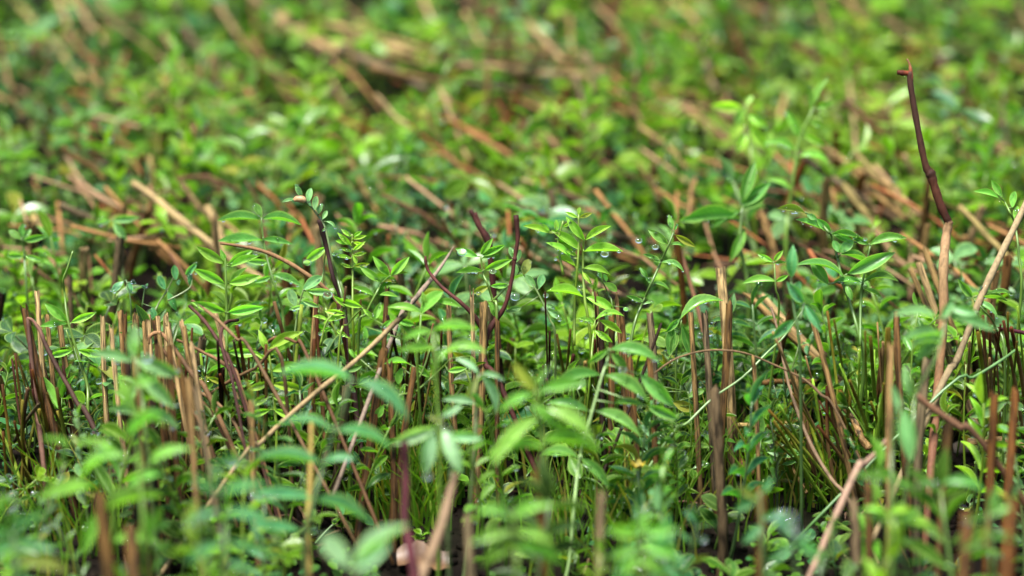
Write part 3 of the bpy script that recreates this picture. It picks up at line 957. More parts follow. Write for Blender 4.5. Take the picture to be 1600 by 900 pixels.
shoot('soft silvery pair of narrow leaves hanging like a wishbone under the maroon twig', 'silver green', .90,
      [[(748, 586), (744, 640), (740, 720)]], [(746, 586, 729, 630, .34), (752, 586, 774, 650, .26), (748, 584, 712, 560, .3), (752, 584, 790, 596, .3), (744, 632, 690, 625, .3)], 6, mark='the silvery wishbone leaves')
shoot('soft bright green leaves fanning out in front of the three tiered green stalk', 'bright green', .82,
      [[(838, 610), (845, 660), (852, 740), (858, 830)]],
      [(838, 612, 802, 566, .4), (840, 615, 922, 600, .28), (838, 616, 780, 645, .26), (842, 640, 928, 690, .24), (842, 652, 770, 730, .26), (850, 660, 900, 690, .3), (848, 690, 936, 706, .24), (850, 700, 760, 714, .22), (838, 604, 860, 572, .3),
       (830, 634, 870, 668, .3)], 9, mark='the soft bright fan of leaves')
shoot('very soft pale clover leaf pair at the bottom edge left of the maroon stem', 'silver green', .74,
      [[(552, 888), (556, 930)]], [(548, 890, 506, 838, .62), (556, 888, 606, 846, .6), (552, 880, 640, 820, .2), (560, 890, 590, 900, .5)], 8, mark='the pale clover at the bottom edge')
shoot('soft tall spray of long crossing leaves in the lower left corner', 'bright green', .80,
      [[(205, 610), (215, 690), (220, 760), (225, 860)], [(150, 690), (170, 760), (180, 850)]],
      [(197, 683, 255, 645, .26), (127, 747, 202, 712, .2), (233, 727, 302, 702, .24), (157, 757, 60, 778, .22), (160, 797, 258, 776, .24), (150, 800, 130, 868, .34), (173, 847, 254, 853, .26), (228, 793, 236, 848, .36),
       (112, 695, 66, 684, .26), (207, 640, 186, 585, .36), (212, 640, 260, 665, .3), (160, 690, 192, 722, .36), (218, 560, 205, 530, .5), (205, 600, 245, 590, .4), (190, 720, 120, 690, .22), (200, 760, 260, 742, .26)], 8,
      mark='the soft crossing spray')
shoot('soft pale leaf cluster with a bright drop in front of the bundled stubs', 'pale grey green', .87,
      [[(212, 560), (222, 620), (230, 700)]],
      [(206, 560, 210, 505, .44), (212, 562, 284, 588, .4), (208, 566, 140, 553, .3), (216, 580, 276, 640, .34), (214, 600, 190, 640, .4), (224, 640, 280, 670, .3), (218, 650, 168, 640, .3)], 7, mark='the pale leaf cluster')
shoot('soft grey green leaves crowding the bottom edge below the yellow green fan', 'blue green', .75,
      [[(345, 760), (350, 820), (352, 900)]],
      [(340, 770, 300, 742, .36), (346, 772, 420, 760, .24), (345, 800, 290, 822, .28), (350, 805, 430, 830, .28), (350, 850, 290, 880, .3), (355, 850, 430, 872, .3), (345, 760, 330, 720, .4), (352, 880, 400, 898, .3), (338, 730, 392, 716, .3)], 8,
      mark='the soft grey green bottom leaves')
shoot('soft pale spray over the lower part of the tall bent stick', 'pale grey green', .87,
      [[(1478, 500), (1462, 560), (1430, 620), (1424, 700)], [(1492, 478), (1478, 500)]],
      [(1476, 526, 1408, 534, .2), (1480, 490, 1556, 517, .3), (1466, 497, 1394, 493, .24), (1478, 510, 1430, 566, .34), (1412, 572, 1424, 624, .34), (1468, 500, 1490, 470, .4), (1484, 480, 1530, 490, .4), (1476, 540, 1420, 545, .2)], 6,
      mark='the soft pale spray')
shoot('large soft leaf hanging straight down before the short brown right hand stubs', 'pale grey green', .84,
      [[(1414, 628), (1400, 640), (1394, 700), (1392, 780)]], [(1412, 638, 1424, 722, .4), (1404, 648, 1392, 600, .3)], 6)
shoot('soft shoot of long level leaves with a yellow tip at the bottom right', 'green', .80,
      [[(1395, 745), (1398, 800), (1396, 860)], [(1394, 812), (1396, 850)]],
      [(1394, 752, 1334, 745, .28), (1398, 750, 1432, 762, .34), (1434, 758, 1464, 752, .3), (1470, 756, 1540, 768, .28), (1390, 810, 1338, 798, .3), (1398, 818, 1465, 830, .26), (1396, 812, 1440, 794, .34), (1392, 822, 1362, 800, .36)], 7,
      mark='the long level leaves')
shoot('yellow green tip with short curled leaflets under the long level leaves', 'yellow green', .80,
      [[(1386, 800), (1388, 850)]], [(1386, 802, 1346, 796, .3), (1386, 806, 1354, 818, .3), (1388, 802, 1430, 800, .3), (1390, 812, 1460, 830, .24), (1388, 806, 1412, 786, .4)], 6)
shoot('soft bushy shoot right of the pale clover at the bottom edge', 'bright green', .76,
      [[(800, 810), (805, 860), (806, 910)], [(770, 820), (790, 880)]],
      [(800, 815, 740, 802, .26), (802, 815, 868, 790, .28), (800, 830, 735, 850, .3), (804, 830, 866, 850, .3), (790, 800, 782, 770, .4), (804, 856, 880, 880, .3), (800, 860, 752, 884, .3), (806, 800, 830, 775, .3)], 8,
      mark='the soft bushy bottom shoot')
shoot('soft clump of rounded leaves at the bottom edge right of the three tiered green stalk', 'bright green', .76,
      [[(1000, 830), (1002, 880), (1003, 920)]],
      [(998, 835, 945, 826, .42), (1002, 832, 1060, 825, .42), (1000, 850, 950, 872, .4), (1004, 850, 1062, 868, .4), (1000, 830, 1010, 792, .5), (1002, 868, 1040, 900, .4), (998, 868, 968, 900, .4)], 8)
shoot('soft grey green pair of leaves at the bottom edge left of the rightmost stubs', 'blue green', .78,
      [[(1240, 840), (1244, 890), (1246, 930)]], [(1238, 842, 1214, 800, .5), (1242, 845, 1290, 870, .4), (1240, 850, 1200, 880, .4), (1244, 850, 1270, 830, .4)], 7)
shoot('soft spreading leaves beside the dark upright stub near the bottom right', 'blue green', .82,
      [[(1186, 770), (1190, 820), (1192, 880)]], [(1184, 772, 1148, 800, .5), (1188, 770, 1208, 745, .5), (1186, 780, 1152, 760, .4), (1190, 810, 1230, 800, .4), (1188, 820, 1160, 850, .5)], 6)
shoot('soft leaves tangled among the rightmost stubs at the bottom edge', 'green', .77,
      [[(1545, 800), (1548, 860), (1550, 920)]], [(1543, 804, 1506, 816, .36), (1546, 806, 1590, 780, .34), (1544, 840, 1500, 860, .34), (1548, 840, 1600, 850, .3), (1546, 800, 1560, 758, .4), (1542, 820, 1530, 850, .4)], 7)
shoot('soft light leaves hiding the very lower left corner', 'blue green', .76,
      [[(20, 830), (24, 880), (26, 920)]], [(18, 835, -30, 828, .34), (22, 834, 76, 800, .3), (20, 850, -20, 872, .4), (24, 850, 90, 862, .26), (22, 836, 30, 796, .4), (24, 880, 110, 895, .26)], 8)

# behind the plane of focus
shoot('blurred plant with large folded upright leaves behind the slender leaning stalk', 'green', 1.10,
      [[(1160, 322), (1156, 380), (1166, 430), (1170, 480)]],
      [(1158, 322, 1204, 284, .36), (1156, 330, 1112, 356, .28), (1158, 318, 1180, 252, .3), (1162, 326, 1200, 300, .4), (1155, 340, 1065, 345, .26), (1108, 338, 1060, 345, .3), (1164, 360, 1140, 410, .3)], 8, mark='the large folded leaves')
shoot('tall blurred shoot with a spiky top left of the tall bent stick', 'bright green', 1.16,
      [[(1272, 168), (1262, 188), (1248, 220), (1240, 275), (1232, 330), (1228, 380)]],
      [(1272, 166, 1296, 122, .22), (1266, 176, 1262, 130, .24), (1274, 168, 1304, 160, .3), (1262, 190, 1294, 205, .26), (1250, 215, 1228, 170, .3), (1246, 246, 1296, 256, .2), (1244, 236, 1190, 226, .22), (1256, 210, 1290, 228, .3),
       (1238, 300, 1262, 314, .26), (1236, 296, 1200, 280, .24)], 6, mark='the tall spiky topped shoot')
shoot('blurred yellowish leaf pile left of the tall spiky topped shoot', 'yellow green', 1.2,
      [[(1165, 165), (1172, 220), (1176, 280)]], [(1160, 168, 1110, 165, .34), (1164, 170, 1150, 195, .5), (1166, 165, 1176, 150, .5), (1168, 185, 1142, 215, .5), (1170, 180, 1200, 200, .4), (1172, 200, 1200, 235, .4), (1168, 210, 1150, 240, .4)], 6)
shoot('blurred drooping pair of leaves in the dark gap behind the leftmost thin stalk', 'pale grey green', 1.12,
      [[(176, 342), (186, 380), (192, 440)]], [(176, 344, 220, 340, .3), (177, 346, 198, 376, .42), (174, 344, 150, 350, .3)], 5)
shoot('blurred round topped shoot at the left edge behind the leftmost thin stalk', 'green', 1.07,
      [[(34, 370), (38, 400), (42, 460)]], [(32, 374, 14, 360, .5), (34, 372, 36, 350, .5), (38, 376, 76, 368, .3), (36, 400, 10, 400, .4), (40, 400, 70, 408, .3), (38, 376, 48, 358, .5)], 5)

# ------------------------------------------------------------------ twigs and sticks
twig('twig', 'tall bent brown stick with a dark top half and a knob at its tip',
     [([(1421, 112, 9.5, .985, (0.53, 0.42, 0.42)), (1423, 135, 9.5, .985, (0.34, 0.27, 0.27)), (1434, 200, 10.3, .985, (0.34, 0.27, 0.27)), (1446, 258, 11.2, .985, (0.42, 0.28, 0.23)), (1454, 272, 17.2, .985, (0.23, 0.17, 0.17)),
        (1459, 288, 13.8, .985, (0.53, 0.32, 0.25)), (1470, 322, 13.8, .985, (0.44, 0.25, 0.21)), (1481, 345, 12.9, .985, (0.32, 0.19, 0.17)), (1482, 350, 13.8, .985, (2.09, 2.18, 1.73)), (1478, 372, 14.6, .985, (2.38, 2.56, 2.09)),
        (1474, 420, 15.5, .98, (2.47, 2.75, 2.16)), (1474, 490, 14.6, .98, (2.09, 2.09, 1.58)), (1467, 589, 14.6, .975, (1.61, 1.52, 1.15)), (1458, 690, 13.8, .965, (1.40, 1.10, 1.00)), (1448, 817, 12.9, .95, (1.10, 0.80, 0.70))], True),
      ([(1402, 113, 6.9, .985, (0.65, 0.30, 0.25)), (1410, 114, 9.5, .985, (0.60, 0.25, 0.20)), (1421, 116, 7.7, .985, (1.99, 0.80, 0.53)), (1423, 130, 6.9, .985, (0.53, 0.32, 0.32))], False),
      ([(1417, 92, 2.6, .985, (1.60, 1.60, 1.36)), (1421, 100, 3.4, .985, (1.99, 1.60, 1.21)), (1423, 112, 6.9, .985, (1.60, 0.80, 0.60)), (1424, 128, 6.9, .985, (0.53, 0.32, 0.32))], False)],
     (.09, .050, .029), 'stick')
LANDMARK.append((1460, 300, .985, 'the tall bent brown stick'))
twig('twig', 'long pale leaning stick running out at the right edge',
     [([(1612, 298, 9, .995, 1.2), (1590, 345, 10, .992, 1.3), (1562, 402, 11, .988, 1.2), (1533, 464, 11, .984, 1.1), (1512, 520, 10, .98, .8), (1490, 574, 11, .974, .75), (1474, 596, 11, .970, 1.0)], True)],
     (.17, .124, .062), 'stick')
LANDMARK.append((1560, 410, .985, 'the long pale leaning stick'))
twig('twig', 'forked maroon twig with two bare prongs in the centre',
     [([(806, 336, 8.8, 1.0, .7), (809, 370, 7.2, 1.0, .9), (805, 400, 5.6, 1.0, 1.2), (804, 405, 8.8, 1.0, .8), (803, 411, 6.4, 1.0, 1.2), (799, 440, 6.4, 1.0, 1.2), (788, 480, 7.2, 1.0, 1.0), (768, 510, 8.8, 1.0, .8), (758, 535, 9.6, .995, .7), (759, 570, 8.8, .99, .9), (783, 605, 8.8, .985, .8)], True),
      ([(665, 400, 3.2, 1.01, 1.5), (665, 408, 5.6, 1.01, 1.2), (670, 424, 4.8, 1.01, 1.3), (690, 448, 5.6, 1.005, 1.3), (719, 472, 6.4, 1.0, 1.1), (742, 495, 8.0, 1.0, .9), (756, 520, 8.8, .998, .7), (760, 540, 8.0, .995, .7)], False)],
     (.045, .014, .010))
LANDMARK.append((806, 380, 1.0, 'the forked maroon twig'))
twig('twig', 'short dark maroon twig end behind the glossy shoot hung with drops',
     [([(735, 328, 6, 1.04, .8), (748, 352, 9, 1.04, 1.0), (762, 376, 12, 1.04, .8), (768, 420, 10, 1.04, .8)], True), ([(742, 332, 6, 1.04, 1.2), (750, 352, 6, 1.04, 1.0), (760, 372, 6, 1.04, 1.0)], False)], (.045, .014, .010))
twig('twig', 'dark stalk running up behind the stem of the bending vetch tip',
     [([(499, 343, 8, 1.008, .8), (505, 365, 9, 1.008, .5), (514, 400, 8, 1.008, .9), (521, 435, 7, 1.005, .5), (534, 470, 7, 1.005, .5), (541, 510, 8, 1.0, .6)], True)], (.035, .016, .013))
twig('twig', 'thin brown arching runner crossing from the left toward the bending vetch tip',
     [([(344, 380, 4, 1.0, 1.0), (372, 384, 5, 1.0, 1.0), (410, 392, 6, 1.0, 1.1), (450, 410, 7, 1.0, 1.3), (484, 432, 7, 1.0, 1.2), (505, 448, 7, 1.0, 1.0), (525, 470, 6, 1.0, 1.0), (535, 500, 6, 1.0, 1.0)], True)], (.13, .07, .03), 'runner')
twig('twig', 'leaning straw coloured stick with a dark broken upper end, left of centre',
     [([(636, 490, 6.0, .965, 1.3), (630, 494, 9.3, .965, .3), (618, 504, 8.6, .965, .5), (606, 516, 8.0, .965, .9), (590, 532, 8.0, .963, 1.0), (560, 560, 7.3, .96, 1.15), (536, 580, 8.0, .955, 1.1), (508, 602, 8.6, .95, .9), (484, 622, 8.0, .95, 1.0), (440, 660, 7.3, .945, 1.0), (402, 697, 7.3, .94, 1.0), (380, 712, 6.6, .935, .9)], True)],
     (.20, .140, .064), 'stick')
LANDMARK.append((560, 560, .96, 'the leaning straw coloured stick'))
twig('twig', 'thin grey dry blade leaning behind the broad light leaf',
     [([(709, 385, 1.5, 1.03, 1.0), (700, 400, 4, 1.03, 1.0), (683, 425, 6, 1.02, 1.0), (664, 448, 8, 1.01, .9), (640, 478, 8, 1.0, .8), (625, 495, 7, .99, .8)], True)], (.17, .125, .085), 'dry blade')
twig('twig', 'thin reddish runner arching over the short brown stubs on the right',
     [([(1022, 584, 2.5, .97, .9), (1040, 570, 3.2, .97, 1.0), (1062, 558, 3.2, .97, 1.0), (1095, 549, 3.2, .97, 1.1), (1127, 547, 3.2, .97, 1.2), (1165, 552, 3.2, .97, 1.0), (1205, 568, 3.2, .97, 1.0), (1255, 592, 3.8, .97, .9), (1283, 617, 5.1, .965, .8), (1312, 652, 3.8, .96, .8)], True)],
     (.11, .066, .03), 'runner')
twig('twig', 'straight green stalk slanting up to the large leafy spray',
     [([(1256, 482, 2.2, .985, 1.1), (1226, 525, 3.0, .985, 1.0), (1200, 550, 3.8, .98, 1.0), (1160, 590, 3.8, .975, 1.0), (1114, 622, 3.8, .97, .9), (1075, 660, 3.8, .965, .8), (1042, 688, 3.8, .96, .7)], True)], (.10, .165, .045), 'green stalk', mat_=M_STEM)
twig('twig', 'straight green stalk slanting up from the rightmost stubs toward the right edge',
     [([(1588, 546, 4, .98, .8), (1560, 566, 5, .975, 1.0), (1520, 590, 5, .97, 1.0), (1474, 610, 5, .965, .9)], True)], (.06, .13, .03), 'green stalk', mat_=M_STEM)
twig('twig', 'dark folded reed bent over beside the leftmost stub',
     [([(42, 497, 4, .99, 3.2), (50, 500, 5, .99, 2.8), (62, 516, 6, .99, 2.2), (72, 540, 7, .988, .8), (90, 575, 7, .985, .7), (108, 606, 7, .98, .8), (124, 636, 8, .975, .7), (140, 655, 8, .97, .6)], True),
      ([(43, 497, 5, .99, 1.2), (47, 540, 7, .988, 1.0), (53, 600, 8, .985, 1.4), (60, 660, 8, .98, 2.0), (64, 690, 8, .975, 1.8)], True)], (.05, .025, .016), 'reed')
twig('twig', 'curled brown stem looping over the top of the bundled stubs',
     [([(232, 538, 5, .975, .8), (234, 526, 6, .975, 1.2), (245, 520, 7, .975, 1.3), (258, 526, 7, .975, 1.1), (272, 545, 7, .973, .6), (290, 570, 8, .97, .5), (310, 598, 8, .965, .6), (330, 625, 8, .96, .7)], True),
      ([(276, 531, 4, .98, .6), (298, 540, 5, .98, .7), (320, 552, 5, .98, .8), (340, 562, 6, .978, 1.2), (365, 582, 6, .975, .8), (376, 605, 7, .97, .8)], True)], (.15, .08, .034), 'dead stem')
twig('twig', 'thin maroon stem standing soft in the bottom centre under the whitish clover',
     [([(632, 690, 11, .84, 1.0), (634, 760, 13, .835, 1.1), (632, 820, 14, .83, .7), (645, 880, 16, .82, 1.3)], True)], (.045, .010, .012), 'stem')
twig('twig', 'soft tan stem leaning from the whitish clover to the bottom edge',
     [([(712, 740, 11, .84, .6), (705, 765, 14, .838, .9), (690, 820, 16, .83, 1.2), (668, 880, 17, .825, 1.2), (655, 910, 17, .82, 1.0)], True)], (.14, .09, .05), 'stem')
twig('twig', 'soft brown stick slanting down to the right between the rightmost stubs',
     [([(1432, 618, 11, .90, 1.2), (1460, 640, 12, .90, 1.0), (1500, 668, 12, .9, 1.1), (1536, 694, 12, .9, .8)], True)], (.10, .05, .025), 'stick')
twig('twig', 'broken tan stick leaning up out of the green stalk tuft on the right',
     [([(1388, 684, 6.4, .9, 1.3), (1372, 704, 8.8, .9, 1.1), (1346, 730, 9.6, .895, 1.0), (1332, 748, 10.4, .89, 1.4)], True)], (.16, .10, .065), 'stick')
twig('twig', 'thin yellow brown soft stem behind the soft blue green arching shoot',
     [([(487, 660, 7, .87, .9), (485, 740, 8, .86, 1.1), (481, 830, 9, .85, 1.1), (483, 895, 9, .84, 1.0)], True)], (.18, .125, .03), 'stem')
twig('twig', 'thin tan runner slanting from the green tuft down to the bottom right gap',
     [([(1205, 480, 4, .99, .7), (1216, 520, 4, .985, .9), (1232, 600, 5, .98, 1.0), (1265, 690, 6, .97, 1.1), (1300, 750, 6, .96, 1.0), (1325, 780, 6, .955, .9)], True)], (.14, .09, .05), 'runner')
twig('twig', 'dark purple thin stem entering from the right edge',
     [([(1556, 512, 4, .99, .8), (1580, 516, 6, .99, 1.0), (1610, 522, 7, .99, 1.0)], False)], (.045, .01, .014))

for pts, lab in (
        ([(250, 540), (275, 575), (310, 620), (350, 680)], 'curved dead stem falling right from the bundled stubs, uppermost'),
        ([(240, 560), (270, 600), (300, 640), (330, 700)], 'curved dead stem falling right from the bundled stubs, lowest'),
        ([(296, 478), (318, 500), (345, 540), (372, 600)], 'dark dead stem slanting behind the upright tidy shoot'),
        ([(300, 470), (335, 495), (370, 530), (400, 560)], 'pale dead stem slanting behind the upright tidy shoot'),
        ([(372, 500), (352, 505), (345, 530), (356, 575), (366, 610)], 'hooked purple stem right of the upright tidy shoot'),
        ([(330, 615), (360, 595), (400, 575), (440, 560)], 'thin dark stem rising right of the bundled stubs'),
        ([(404, 548), (430, 528), (462, 535), (484, 565)], 'thin grey arch over the yellow green fan'),
        ([(268, 600), (310, 612), (350, 640), (380, 690)], 'brown dead stem low beside the bundled stubs')):
    twig('twig', lab, [([(x, y, 5 + (i % 2), .985 - .008 * i, (.6, 1.1, .9, .7, .6)[i]) for i, (x, y) in enumerate(pts)], True)], RND.choice([(.09, .045, .018), (.05, .02, .014), (.12, .07, .03)]), 'dead stem')

# ------------------------------------------------------------------ cut stalks
S = 'sharp cut stalks of the stubble row'
stub('tallest pale cut stub, hollow at the top', 1128, 419, 1131, 520, 19, TAN2, 1.03, 1.025, S, 0); LANDMARK.append((1128, 419, 1.03, 'the tallest pale stub'))
stub('dark cracked stub standing right in front of the tallest pale stub', 1131, 476, 1130, 606, 14, BROWN, .985, None, S, 5); LANDMARK.append((1131, 490, .985, 'the dark cracked stub'))
stub('grey brown cut stub just left of the dark cracked stub', 1102, 490, 1108, 617, 12, GREYB, .985, None, S, 7)
stub('slim tan cut stub left of the grey brown one', 1077, 488, 1087, 642, 10, TAN, .985, None, S, 9)
stub('ridged cut stub beside a thin dark spike, right end of the short brown row', 1011, 489, 1018, 583, 13, GREYB, .985, None, S, 3); LANDMARK.append((1011, 500, .985, 'the ridged cut stub'))
stub('reddish cut stub of the short brown row, second from its right end', 979, 492, 985, 600, 11, BROWN, .99, None, S, 1)
stub('pale topped cut stub behind the reddish one in the short brown row', 967, 466, 971, 560, 9, TAN, 1.005, None, S, 11)
stub('split topped cut stub in the middle of the short brown row', 950, 487, 955, 600, 12, BROWN, .99, None, S, 5)
stub('dark cut stub beside the split topped one', 938, 488, 944, 600, 10, DARK, .992, None, S, 2)
stub('slim pale cut stub under the bright yellow green shoot', 932, 456, 936, 540, 8, TAN, 1.01, None, S, 4)
stub('slim slanting dark spike crossing the ridged cut stub', 1033, 508, 1004, 580, 6, DARK, .98, None, S, 2)
stub('lone slim tan stub above the dark oval leaflets', 1175, 557, 1182, 700, 8, TAN, .97, None, S, 0); LANDMARK.append((1175, 560, .97, 'the lone slim stub'))
stub('tall soft brown stub with a frayed top in front of the dark cracked stub', 1124, 608, 1121, 880, 19, GREYB, .93, .935, S, 5); LANDMARK.append((1124, 650, .93, 'the tall soft frayed stub'))
stub('leftmost dark cut stub with a pale top', 47, 478, 63, 560, 14, BROWN, .995, None, S, 1); LANDMARK.append((47, 480, .995, 'the leftmost stub'))
stub('pale slim stub behind the leftmost dark stub', 58, 454, 66, 530, 10, TAN2, 1.02, None, S, 6)
stub('pale narrow stub standing alone left of the bundled stubs', 160, 493, 169, 622, 10, TAN2, .995, None, S, 0); LANDMARK.append((160, 500, .995, 'the pale narrow stub'))
stub('brown slim stub left of the pale narrow one', 96, 500, 110, 620, 11, TAN, 1.005, None, S, 3)
stub('tan slim stub behind the leftmost thin green stalk', 73, 492, 86, 600, 9, TAN, 1.01, None, S, 8)
bund = [(184, 486, 190, 620, 12, TAN), (193, 490, 199, 640, 10, BROWN), (203, 494, 206, 640, 14, TAN), (212, 506, 214, 650, 9, BROWN), (222, 504, 226, 600, 8, TAN), (234, 492, 238, 600, 11, TAN2), (240, 500, 250, 610, 8, BROWN),
        (247, 494, 256, 610, 9, TAN2), (259, 491, 262, 600, 10, TAN2), (268, 505, 284, 600, 11, TAN2), (280, 503, 296, 610, 9, TAN2), (288, 510, 300, 610, 8, TAN), (300, 536, 317, 640, 10, TAN2), (207, 512, 222, 610, 10, PALE),
        (216, 520, 226, 660, 11, BROWN), (228, 530, 238, 680, 10, TAN), (246, 540, 254, 690, 11, BROWN), (262, 540, 276, 690, 12, BROWN), (196, 560, 206, 690, 12, DARK), (276, 560, 296, 690, 10, BROWN), (180, 510, 186, 600, 9, TAN2),
        (254, 520, 268, 640, 9, TAN), (291, 590, 301, 690, 12, TAN), (306, 600, 322, 700, 9, GREYB), (232, 560, 240, 700, 12, DARK), (212, 570, 220, 700, 10, BROWN)]
adj = ['pale', 'dark', 'broad', 'thin', 'short', 'tan', 'slim', 'ridged', 'level topped', 'split', 'leaning', 'narrow', 'low']
nth = ['leftmost', 'second', 'third', 'fourth', 'fifth', 'sixth', 'seventh', 'eighth', 'ninth', 'tenth', 'eleventh', 'twelfth', 'thirteenth', 'fourteenth', 'fifteenth', 'sixteenth', 'seventeenth', 'eighteenth',
       'nineteenth', 'twentieth', 'twenty-first', 'twenty-second', 'twenty-third', 'fourth but rightmost', 'next to rightmost', 'rightmost']
word = {TAN: 'tan', TAN2: 'pale tan', BROWN: 'brown', DARK: 'dark', PALE: 'yellowish', GREYB: 'grey brown'}
for i, (a0, b0, a1, b1, wp, cc) in enumerate(sorted(bund)):
    dd = 1.0 - .0011 * (b0 - 486) + RND.uniform(-.008, .008)
    where = nth[i] + (' from the left' if 0 < i < 23 else '')
    stub(f'{word[cc]} {"broad" if wp > 10 else "slim"} cut stub, {where} in the packed bundle at the left', a0, b0, a1, b1, wp, cc, dd, None, 'stubs packed in the bundle at the left')
LANDMARK.append((240, 510, .99, 'the bundled stubs'))
for (a0, b0, a1, b1, wp, cc, dd, lab) in [
        (737, 458, 738, 560, 8, TAN2, .995, 'pale split stub at the crotch of the forked maroon twig'),
        (752, 472, 752, 600, 15, TAN, .992, 'broad jagged stub below the forked maroon twig'),
        (775, 500, 778, 620, 9, BROWN, .985, 'dark slim stub just right of the maroon fork'),
        (600, 545, 588, 640, 16, BROWN, .975, 'broad dark stub under the leaning straw coloured stick'),
        (650, 575, 635, 660, 12, BROWN, .97, 'dark stub slanting behind the leafy tangle'),
        (335, 480, 350, 540, 9, TAN2, 1.03, 'pale stub behind the upright tidy shoot'),
        (494, 462, 492, 540, 10, TAN, 1.01, 'tan stub behind the broad rounded wet leaflets'),
        (610, 450, 606, 540, 9, BROWN, 1.02, 'brown stub behind the forking pale edged shoot'),
        (700, 470, 706, 560, 10, TAN, 1.02, 'tan stub behind the broad light leaf'),
        (606, 570, 612, 690, 12, BROWN, .965, 'brown stub in the shade under the leafy tangle'),
        (1405, 486, 1410, 580, 13, BROWN, .965, 'brown stub behind the soft pale spray'),
        (1398, 540, 1392, 700, 14, TAN, .90, 'soft tan topped stub under the soft pale spray'),
        (1450, 560, 1445, 690, 18, GREYB, .93, 'broad grey stub right under the tall bent stick'),
        (1545, 618, 1545, 720, 17, ORANGE, .90, 'soft orange brown stub second from the right edge'),
        (1578, 612, 1576, 710, 17, ORANGE, .90, 'soft orange brown stub nearest the right edge'),
        (1480, 662, 1474, 790, 17, BROWN, .89, 'soft dark stub below the brown slanting stick'),
        (1517, 800, 1517, 900, 26, BROWN, .78, 'very soft broad stub at the bottom edge right of the long level leaves'),
        (1586, 778, 1577, 890, 26, ORANGE, .77, 'very soft broad orange stub in the bottom right corner'),
        (1350, 760, 1360, 860, 15, BROWN, .86, 'soft dark stub under the broken tan stick'),
        (1330, 780, 1330, 880, 16, GREYB, .85, 'soft grey stub left of the yellow green tip'),
        (1180, 762, 1184, 890, 18, BROWN, .83, 'soft dark red stub at the bottom below the lone slim stub'),
        (157, 772, 165, 860, 22, BROWN, .80, 'soft reddish stub behind the soft crossing spray'),
        (212, 822, 216, 890, 22, BROWN, .79, 'soft broad brown stub low in the soft crossing spray'),
        (842, 735, 846, 820, 17, ORANGE, .84, 'soft orange stub behind the soft bright fan of leaves'),
        (737, 810, 738, 900, 17, GREYB, .83, 'soft grey stub right of the tan leaning stem'),
        (950, 770, 945, 850, 16, GREYB, .82, 'soft greyish stub below the three tiered green stalk'),
        (836, 715, 838, 790, 9, MAROON, .86, 'thin soft dark stem low behind the bright fan'),
        (395, 625, 400, 740, 12, TAN, .93, 'soft tan stub left of the leaning straw foot'),
        (1265, 500, 1290, 600, 10, TAN, .975, 'slim tan stub at the left of the green stalk tuft'),
        (1168, 468, 1240, 530, 14, TAN, 1.06, 'blurred tan stub leaning behind the dark cracked stub'),
        (1186, 462, 1232, 510, 12, TAN2, 1.07, 'blurred pale stub leaning beyond the dark cracked stub'),
        (1432, 412, 1458, 480, 13, TAN2, 1.05, 'blurred pale stub just left of the tall bent stick'),
        (1420, 420, 1446, 480, 10, TAN, 1.06, 'blurred slim stub left of the tall bent stick'),
        (1446, 390, 1466, 450, 11, TAN, 1.07, 'blurred tan stub behind the tall bent stick'),
        (1012, 560, 1016, 660, 11, BROWN, .965, 'slim brown stub under the ridged cut stub'),
        (985, 560, 990, 660, 10, BROWN, .965, 'slim dark stub under the reddish cut stub')]:
    stub(lab, a0, b0, a1, b1, wp, cc, dd)
LANDMARK += [(1545, 630, .9, 'the soft orange brown stubs'), (1517, 820, .78, 'the broad bottom right stub')]

